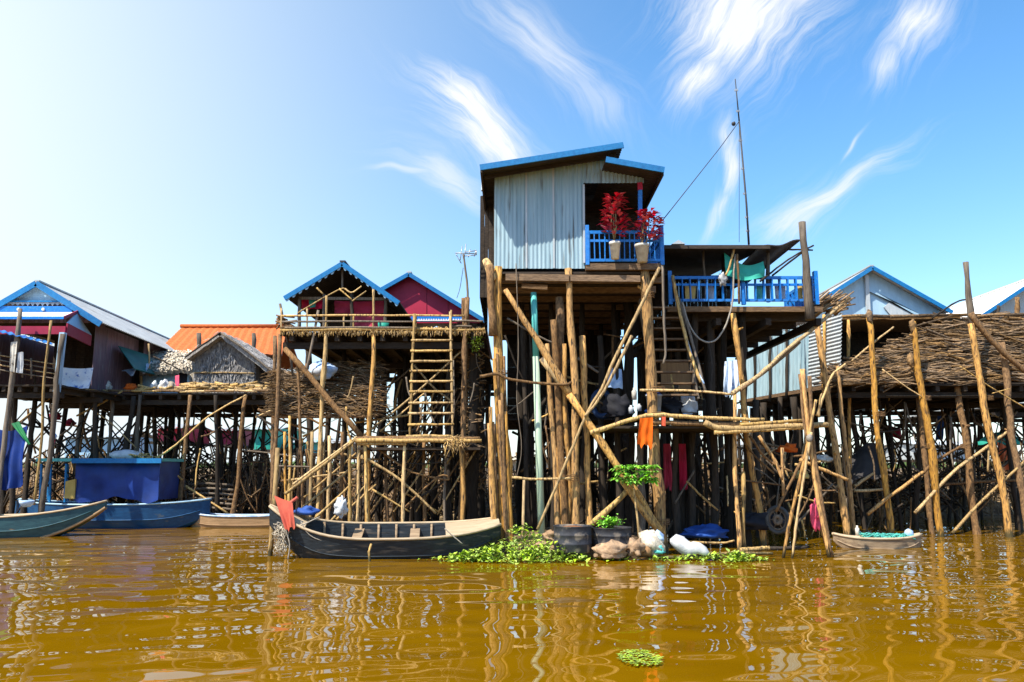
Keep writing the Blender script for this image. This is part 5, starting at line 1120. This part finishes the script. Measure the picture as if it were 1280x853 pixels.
far_house('stilt_house', 'far grey roofed house seen in the gap beside the corner stilt', 596, 626, 540, 572, 50, plank, tindark, 1.0)
far_house('stilt_house', 'far tan thatched house seen between the corner stilt and the turquoise pipe', 636, 690, 566, 590, 62, thatchp, thatchp, .3)
far_house('stilt_house', 'far pale house seen through the stilts below the log bundle', 930, 1010, 548, 574, 60, tinw, tinr, .3)
far_house('stilt_house', 'far white walled house seen through the stilts of the brushwood platform', 1150, 1215, 548, 574, 62, tinw, tinw, .3)

# ================================================================== boats
def boat(name, label, L, B, h, bow, stern, hullm, inm, loc, yaw, deckf=0.0, decka=0.0, ribs=6, thwarts=2, keelrise=.8, trimm=None, flare=.82, keelm=None, cat='boat', roll=0, sternw=.86):
    """open wooden boat, bow towards +x before it is turned; h = freeboard, bow/stern = extra rise of the ends"""
    t = thing(name, label, cat, loc)
    n = 26; drf = .22
    def sec(s, ins=0.0):
        e = abs(2 * s - 1)
        be = B * .5 * max(.0, 1 - e ** 2.6 * (.97 if s > .5 else sternw)) + .02
        z1 = h + (bow if s > .5 else stern) * e ** 3
        z0 = -drf + keelrise * (h + (bow if s > .5 else stern) * .8 + drf) * max(0, e - .45) ** 2 / .3025 * (1 if s > .5 else .75)
        z0 = min(z0, z1 - .06)
        be = max(be - ins, .008); z0 += ins * 1.2
        x = (s - .5) * L * (1 - ins * .3 / L)
        return [V((x, -be, z1)), V((x, -be * (.5 + flare / 2), z0 + (z1 - z0) * .5)), V((x, -be * flare * .78, z0 + (z1 - z0) * .10)), V((x, -be * .35, z0)), V((x, be * .35, z0)), V((x, be * flare * .78, z0 + (z1 - z0) * .10)), V((x, be * (.5 + flare / 2), z0 + (z1 - z0) * .5)), V((x, be, z1))]
    Rm_ = Matrix.Translation(V(loc)) @ Matrix.Rotation(yaw, 4, 'Z') @ Matrix.Rotation(roll, 4, 'X')
    T = lambda p: Rm_ @ p
    O = [sec(i / n) for i in range(n + 1)]; I = [sec(i / n, .045) for i in range(n + 1)]
    b = MB(); vs = [T(p) for s in O for p in s] + [T(p) for s in I for p in s]; m = (n + 1) * 8; fs = []
    for i in range(n):
        for j in range(7):
            q = i * 8 + j; fs.append((q, q + 1, q + 9, q + 8)); q += m; fs.append((q, q + 8, q + 9, q + 1))
        for j in (0, 7): q = i * 8 + j; fs.append((q, q + 8, q + 8 + m, q + m))
    for i in (0, n):
        for j in range(7): q = i * 8 + j; fs.append((q, q + 1, q + 1 + m, q + m))
    b.add(vs, fs); b.build('hull', hullm, t)
    b = MB()
    Z = V((0, 0, .015))
    b.add([T(p + Z) for s in I for p in s[1:7]], [(i * 6 + j, i * 6 + 6 + j, i * 6 + 7 + j, i * 6 + j + 1) for i in range(1, n - 1) for j in range(5)]); b.build('lining', inm, t)
    for j in (0, 7):
        MB().tube([T(O[i][j] + V((0, 0, .012))) for i in range(n + 1)], .032, 6).build('gunwale', trimm or inm, t)
    for j in (1, 6): MB().tube([T(O[i][j]) for i in range(1, n)], .016, 5).build('plank_seam', hullm, t)
    if keelm:
        for j in (2, 5): MB().tube([T(O[i][j]) for i in range(n + 1)], .045, 5).build('rubbing_strake', keelm, t)
    for k in range(ribs):
        s = .18 + .64 * (k + .5) / ribs; S = sec(s, .07); MB().tube([T(p) for p in S], .03, 5).build('rib', inm, t)
    for k in range(thwarts):
        s = .25 + .5 * (k + .5) / thwarts; S = sec(s, .04); a2, c2 = S[0] + V((0, 0, -.12)), S[7] + V((0, 0, -.12)); MB().bar(T(a2), T(c2), .22, .035).build('thwart', inm, t)
    for f, sgn in ((deckf, 1), (decka, -1)):
        if f:
            b = MB(); rows = 8; vs = []
            for i in range(rows + 1):
                s = .5 + sgn * (.5 - f + f * .985 * i / rows); S = sec(s, .02); vs += [T(S[0] + V((0, 0, .005))), T((S[0] + S[7]) / 2 + V((0, 0, .05))), T(S[7] + V((0, 0, .005)))]
            k = len(vs); vs += [p - V((0, 0, .03)) for p in vs]
            fs = []
            for i in range(rows):
                for j in range(2): q = i * 3 + j; fs += [(q, q + 1, q + 4, q + 3), (k + q + 3, k + q + 4, k + q + 1, k + q)]
            fs += [(0, k, k + 1, 1), (1, k + 1, k + 2, 2)]
            b.add(vs, fs); b.build('end_deck', trimm or inm, t)
    return t, T, sec

# dark boat before the ladder
bx = (W(352, 690, 19.2).x + W(616, 690, 19.2).x) / 2
B4, T4, S4 = boat('boat', 'dark hulled wooden boat with ribs showing and a red cloth over its bow', 5.25, 1.45, .56, .60, .22, darkhull, bottomwood, (bx, 19.0, 0), math.pi + .10, .16, .24, 8, 2, .75, deckwood, keelm=None, roll=-.17, sternw=.55)
pp = T4(V((2.55, 0, 1.05)))
b = cloth(W(343, 620, 18.5), W(366, 629, 18.4), W(357, 663, 18.15), W(368, 659, 18.1), 10, 14, .05, 1.4, .012, 0, 4, .1)
tag(b.build('draped_cloth', rustcloth), 'rust red cloth draped over the upturned bow of the dark boat', 'cloth')
tag(lay(None, [(372, 622), (362, 630), (358, 640)], 18.75, 2.4, rustcloth, 'cloth_strip'), 'twisted strip of the red cloth tied back along the dark boat', 'cloth')
tag(lay(None, [(400, 646), (376, 657), (358, 660), (362, 680), (360, 700)], 18.25, .9, rope, 'mooring_rope', taper=1), 'pale mooring rope falling from the dark bow to the water', 'rope')
tag(lay(None, [(376, 652), (386, 668), (404, 676), (440, 678)], 18.2, .6, rope, 'mooring_rope', taper=1), 'thin rope sagging along the dark boat side', 'rope')
tag(lay(None, [(556, 661), (566, 670), (578, 680)], 18.1, .8, rope, 'mooring_rope', taper=1), 'short rope running from the dark stern into the weeds', 'rope')
tag(MB().blob(W(425, 633, 18.95), (.13, .11, .19), 9, 18, 14, .9).build('plastic_bag', whitecloth), 'white plastic bag standing in the dark boat', 'bag')
tag(sack(W(384, 640, 18.9), (.24, .2, .13), 2).build('bundle', bluecloth), 'dark blue bundle behind the red cloth in the bow', 'bundle')
b = MB()
for i in range(110): p = W(351 + RND.gauss(0, 3), 668 + RND.uniform(-14, 16), 18.3); b.tube([p, p + V((RND.uniform(-.1, .1), RND.uniform(-.08, .04), RND.uniform(-.14, .04))), p + V((RND.uniform(-.12, .12), RND.uniform(-.08, .04), RND.uniform(-.26, 0)))], [.012, .009, .004], 4)
tag(b.build('dry_weed', thatchp), 'clump of dry pale weed caught on the dark bow', 'weed', kind='stuff')
# teal boat entering the frame
B1, T1, S1 = boat('boat', 'low teal boat with bare wood keel and a round blue bowl inside', 9.0, 1.5, .55, .46, .3, tealhull, deckwood, (W(-62, 660, 24.3).x, 24.3, 0), .03, .22, .1, 6, 3, .9, deckwood, keelm=woodhull)
tag(MB().lathe(W(33, 634, 24.1), [(0, 0), (.10, 0), (.20, .12), (.21, .19), (.19, .19), (.16, .05), (0, .03)], 16).build('bowl', bluesack), 'blue and white enamel bowl resting in the teal boat', 'bowl')
# cabin boat
YC = 28.0
cbx = W(152, 655, YC).x
B2, T2, S2 = boat('cabin_boat', 'blue cabin boat with navy tarp sides and a teal roof edge', 6.6, 1.9, .78, .15, .15, bluehull, bottomwood, (W(140, 655, YC).x, YC, 0), .02, .15, .1, 0, 0, .55, tinb)
cx0, cx1 = W(94, 600, YC - .8).x, W(199, 600, YC - .8).x; zt, zb = W(150, 577, YC - .8).z, W(150, 625, YC - .8).z
P = lambda u, v: V((cx0 + (cx1 - cx0) * u, YC - .8, zb + (zt - zb) * v - (1 - v) * .09 * math.sin(u * 9) - .03 * (1 - v) * math.sin(u * 23))); b = MB(); b.slab(P, 36, 18, lambda u, v: .13 * mnoise.noise(V((u * 3.5, v * 1.6, 0))) + .05 * math.sin(u * 17 + 2 * v) * (1.1 - v) - .10 * v ** 4, .015); b.build('side_tarp', navytarp, B2)
b = MB(); b.slab(lambda u, v: V((cx1, YC - .8 + 1.6 * u, zb + (zt - zb) * v)), 10, 10, lambda u, v: .04 * mnoise.noise(V((u * 4, v * 3, 4))), .015); b.build('side_tarp', navytarp, B2)
b = MB(); b.slab(lambda u, v: V((cx0, YC - .6 + 1.4 * u, zb + (zt - zb) * v)), 10, 10, lambda u, v: .04 * mnoise.noise(V((u * 4, v * 3, 8))), .015); b.build('side_tarp', navytarp, B2)
MB().box((W(46, 577, YC - .9).x, YC - .95, zt), (cx1 + .1, YC + .95, zt + .10)).build('cabin_roof', teal, B2)
MB().bar((W(92, 577, YC - .9).x, YC - 1.0, zt + .02), (cx1 + .12, YC - 1.0, zt + .02), .06, .16).build('roof_edge', azure, B2)
for x in (52, 64, 83): MB().bar(W(x, 580, YC - .85), W(x - 2, 628, YC - .85), .06, .06, (0, 1, 0)).build('cabin_post', azure, B2)
for x in (60, 85): MB().bar(W(x, 580, YC + .8), W(x, 628, YC + .8), .06, .06, (0, 1, 0)).build('cabin_post', azure, B2)
tag(MB().prism([W(80, 623, YC - .9), W(93, 624, YC - .9), W(94, 599, YC - .9), W(82, 602, YC - .9)], (.02, .35, 0)).build('carton', yellowbox), 'yellow carton standing in the cabin boat doorway', 'carton')
tag(MB().blob(W(157, 570, YC), (.55, .4, .20), 3, 14, 8, .3).build('sack', whitecloth), 'white sack lying on the cabin boat roof', 'sack')
b = MB()
for i in range(40): p = W(172 + RND.gauss(0, 9), 572 + RND.uniform(-3, 2), YC + RND.uniform(-.4, .4)); b.tube([p, p + V((RND.uniform(-.4, .4), RND.uniform(-.3, .3), RND.uniform(-.02, .1)))], .02, 5)
tag(b.build('firewood', pale), 'few pale sticks of firewood heaped on the cabin boat roof', 'firewood', kind='stuff')
# sampan and net boat
boat('sampan', 'slim sampan with a brown hull and pale blue inside below the long platform', 4.3, .85, .36, .22, .2, woodhull, bluesack, (W(303, 655, 28.2).x, 28.2, 0), math.pi, .12, .1, 0, 1, .7, bluesack, cat='boat')
B5, T5, S5 = boat('boat', 'short brown boat with green nets among the golden stilts', 2.15, .62, .23, .10, .10, bottomwood, bottomwood, (W(1096, 676, 20.9).x, 20.9, 0), math.pi - .08, .3, .1, 3, 1, .7, deckwood)
b = MB()
for i in range(60): c_ = T5(V((RND.uniform(-.85, .35), RND.uniform(-.15, .15), .22 + RND.uniform(0, .12)))); b.tube([c_ + V((math.cos(k) * .12, math.sin(k) * .08, .03 * math.sin(k * 3 + i))) for k in [6.28 * j / 10 for j in range(11)]], .012, 4, False)
tag(b.build('fishing_net', netm), 'green fishing net piled in the short brown boat', 'net')
tag(MB().blob(T5(V((-.8, 0, .34))), (.12, .10, .12), 4).build('bundle', bluesack), 'pale blue bundle at the stern of the short brown boat', 'bundle')
tag(MB().lathe(T5(V((.45, -.05, .30))), [(0, 0), (.05, 0), (.055, .16), (.025, .2), (.025, .24), (0, .24)], 10).build('bottle', potm), 'pale bottle standing on the deck of the short brown boat', 'bottle')

# tarps by the teal boat
b = cloth(W(-8, 534, 25.2), W(34, 532, 25.2), W(-6, 612, 25), W(30, 606, 25), 18, 16, .14, 2.2, .012, .15, 2)
tag(b.build('tarpaulin', navytarp), 'big navy tarp hung on the stilts above the teal boat', 'tarp')
b = cloth(W(14, 530, 25), W(24, 527, 25.1), W(34, 555, 24.95), W(39, 556, 25), 8, 10, .06, 1.5, .01, 0, 3)
tag(b.build('tarp_edge', M('grass_green_tarp', (.01, .22, .06), (.008, .16, .05), nscale=2, rough=.6)), 'green strip lying over the navy tarp', 'tarp')
b = cloth(W(64, 550, 26), W(69, 550, 26), W(57, 590, 26), W(61, 592, 26), 6, 12, .07, 2, .01, 0, 3); tag(b.build('hung_cloth', pinkcloth), 'pink cloth hung beside the cabin boat posts', 'cloth')
tag(MB().blob(W(67, 546, 26), (.10, .09, .11), 6).build('plastic_bag', bluesack), 'small blue bag tied above the pink cloth', 'bag')
for k, (x, y) in enumerate(((70, 522), (86, 530))): tag(sack(W(x, y, 33), (.24, .2, .18), k).build('bundle', redcloth), ('red bundle stored high under the blue trimmed house', 'smaller red bundle lower down under the blue trimmed house')[k], 'bundle')

# ================================================================== islet: drums, rocks, sacks, plants
def drum(name, label, px, py0, py1, Y, rpx, fill):
    base = W(px, py1, Y); base.z = max(base.z, -.05); t = thing(name, label, 'drum', base, 'cut drums on the islet'); h = W(px, py0, Y).z - base.z; r = rpx / F * Y
    MB().lathe(base, [(0, 0), (r * .96, 0), (r, .03), (r, h * .30), (r * 1.03, h * .33), (r, h * .36), (r, h * .63), (r * 1.03, h * .66), (r, h * .69), (r, h * .96), (r * 1.04, h), (r * .98, h), (r * .95, h * .9), (0, h * .9)], 22).build('barrel', rubber, t)
    b = MB(); b.lathe(base, [(r * .95, h * .86), (r * .6, h * .95), (r * .2, h * .99), (0, h)], 18); b.build('soil', soil, t); return base, h, r
drum('drum', 'cut black drum full of red soil between the stilts and the weeds', 716, 657, 690, 18.4, 23, 1)
db, dh, dr = drum('drum', 'cut black drum with a small green plant in it behind the tan rock', 764, 659, 688, 18.7, 25, 1)
rr = random.Random(9); lm = MB()
for i in range(220): p = W(762 + rr.gauss(0, 7), 654 + rr.gauss(0, 3.5), 18.6 + rr.uniform(-.2, .1)); lm.leaf(p, (rr.uniform(-1, 1), rr.uniform(-1, .5), rr.uniform(0, .9)), rr.uniform(.07, .14), .07, .4)
t = thing('small_plant', 'small leafy plant growing in the black drum', 'plant', db + V((0, 0, dh * .95))); lm.build('foliage', limeleaf, t); MB().tube([db + V((0, 0, dh * .95)), db + V((-.03, 0, dh + .15))], .012, 5).build('stem', stem, t)
t = thing('leafy_plant', 'spreading lime green leafy plant above the drums', 'plant', W(800, 690, 18.8))
lm = MB()
for k in range(38):
    c = W(rr.uniform(767, 819), rr.uniform(582, 604), 18.7 + rr.uniform(-.3, .3)); a0_ = rr.uniform(0, 6.28)
    for j in range(13):
        a2 = a0_ + j * .48; d = V((math.cos(a2), math.sin(a2) * .8, rr.uniform(-.15, .35))); lm.leaf(c + d * .03, d, rr.uniform(.11, .21), rr.uniform(.06, .10), rr.uniform(.15, .5))
lm.build('foliage', limeleaf, t)
MB().tube([W(800, 690, 18.8), W(797, 650, 18.8), W(792, 610, 18.75), W(790, 594, 18.7)], [.03, .026, .02, .012], 6).build('stem', pale, t)
for pts in (((792, 610), (778, 598), (770, 592)), ((793, 606), (806, 595), (814, 590))): MB().tube([W(x, y, 18.72) for x, y in pts], [.014, .01, .006], 5).build('branch', stem, t)
for k, (x, y, r_, m_, lab) in enumerate(((763, 689, (.36, .26, .20), rock, 'tan flat topped rock before the drum with the plant'), (795, 686, (.17, .2, .20), rock, 'upright brown rock beside the tan flat topped one'), (690, 671, (.20, .2, .13), rock, 'small pale rock in the weeds by the turquoise pipe'), (676, 683, (.14, .12, .09), rock, 'low stone at the water edge in the weeds'))):
    tag(MB().blob(W(x, y, 18.0 + (690 - y) * .03), r_, k + 40, 24, 16, .6, .7).build('rock', m_), lab, 'rock', 'rocks on the islet')
for k, (x, y, r_, m_, lab, nm) in enumerate(((815, 682, (.24, .2, .28), thatchp, 'crumpled straw sack heaped beside the thick golden stilt', 'sack'), (823, 688, (.13, .12, .12), teal, 'teal plastic bag crumpled among the sacks', 'plastic_bag'), (806, 690, (.18, .16, .16), cardboard, 'brown torn sack at the water edge', 'sack'), (822, 672, (.14, .13, .13), bluesack, 'pale blue bag on top of the straw sack', 'plastic_bag'))):
    tag(MB().blob(W(x, y, 18.3 + (690 - y) * .01), r_, k + 60, 14, 10, .6, .7).build(nm, m_), lab, 'sack' if nm == 'sack' else 'bag')
b = MB(); p0, p1 = W(838, 677, 18.5), W(886, 692, 18.2); 
for i in range(1):
    path = [p0.lerp(p1, k / 8) + V((0, 0, .04 * math.sin(k * 1.3))) for k in range(9)]; b.tube(path, [.06, .15, .18, .17, .16, .14, .13, .11, .05], 12, True, .12)
tag(b.build('rice_sack', whitecloth), 'long white rice sack lying on the water edge beside the straw sack', 'sack')
for k, (pts, r, lab) in enumerate(((((800, 694), (850, 697), (930, 690)), 2.6, 'long pale log floating along the weed edge'), (((925, 688), (950, 686), (962, 685)), 3.4, 'short thick log floating behind the two golden poles'), (((850, 677), (900, 679), (918, 676)), 1.6, 'thin stick lying on the mud behind the rice sack'), (((930, 692), (966, 692)), 2.2, 'split bamboo floating beside the short thick log'), (((960, 686), (1010, 684)), 2.6, 'dark log floating below the wheel'))):
    o = lay(None, pts, 18.3 + (694 - pts[0][1]) * .06, r, pale if k != 4 else dark, 'floating_log', n=8); o.location.z = max(o.location.z, -.03); tag(o, lab, 'log', 'logs afloat by the islet')
# water weeds
lm = MB(); rr = random.Random(33)
def weeds(n, f, hmax):
    for i in range(n):
        x, y, k = f()
        if mnoise.noise(V((x * 3.1, y * 3.1, 2))) < -.12: continue
        gz_ = max(ground_z(x, y), 0.0); h = gz_ + rr.random() ** 1.4 * hmax * k
        a2 = rr.uniform(0, 6.28); lm.leaf((x, y, h), (math.cos(a2), math.sin(a2), rr.uniform(.1, 1.3)), rr.uniform(.06, .20), rr.uniform(.04, .11), rr.uniform(.1, .5))
def patch(px, py, sx, sy):
    def f():
        u, v = rr.gauss(0, 1), rr.gauss(0, 1); k = math.exp(-.35 * (u * u + v * v)); c = W(px, py, 18.2); return c.x + u * sx, 18.0 + v * sy + (0 if py > 680 else .5), k
    return f
weeds(1250, patch(628, 687, .60, .22), .34); weeds(900, patch(655, 680, .45, .35), .75); weeds(500, patch(684, 684, .45, .22), .38); weeds(220, patch(575, 690, .30, .10), .14); weeds(260, patch(865, 694, .6, .10), .10); weeds(500, patch(910, 692, .36, .16), .20); weeds(160, patch(730, 694, .5, .08), .12)
tag(lm.build('water_weeds', leaf), 'bright green water weeds massed along the islet edge', 'weeds', kind='stuff')
lm = MB()
c = W(797, 810, 9.0)
for i in range(420):
    a2, q = rr.uniform(0, 6.28), rr.random() ** .5; lm.leaf((c.x + math.cos(a2) * q * .22, 8.85 + math.sin(a2) * q * .34, .02 + rr.uniform(0, .02)), (math.cos(a2), math.sin(a2), .08), rr.uniform(.02, .05), .03, .05)
tag(lm.build('weed_raft', leaf), 'small raft of green weed drifting alone on open water', 'weed', kind='stuff')
# stakes
for k, (pts, Y_, r, lab) in enumerate((((((464, 680), (461, 690), (463, 712)), 17.8, 1.6, 'crooked pale stake in the water before the dark boat'), (((347, 560), (342, 640), (337, 700)), 19.0, 3.0, 'tall slim pole standing before the bow of the dark boat'), (((655, 600), (653, 690)), 18.6, 1.8, 'thin stake in the weeds beside the turquoise pipe')))):
    P = [W(x, y, Y_) for x, y in pts]; d = (P[-1] - P[-2]).normalized(); P.append(P[-1] + d * .5)
    r = r / F * Y_; tag(MB().tube(P, [r * .9] + [r] * (len(P) - 1), 7).build('stake', pale), lab, 'stake')
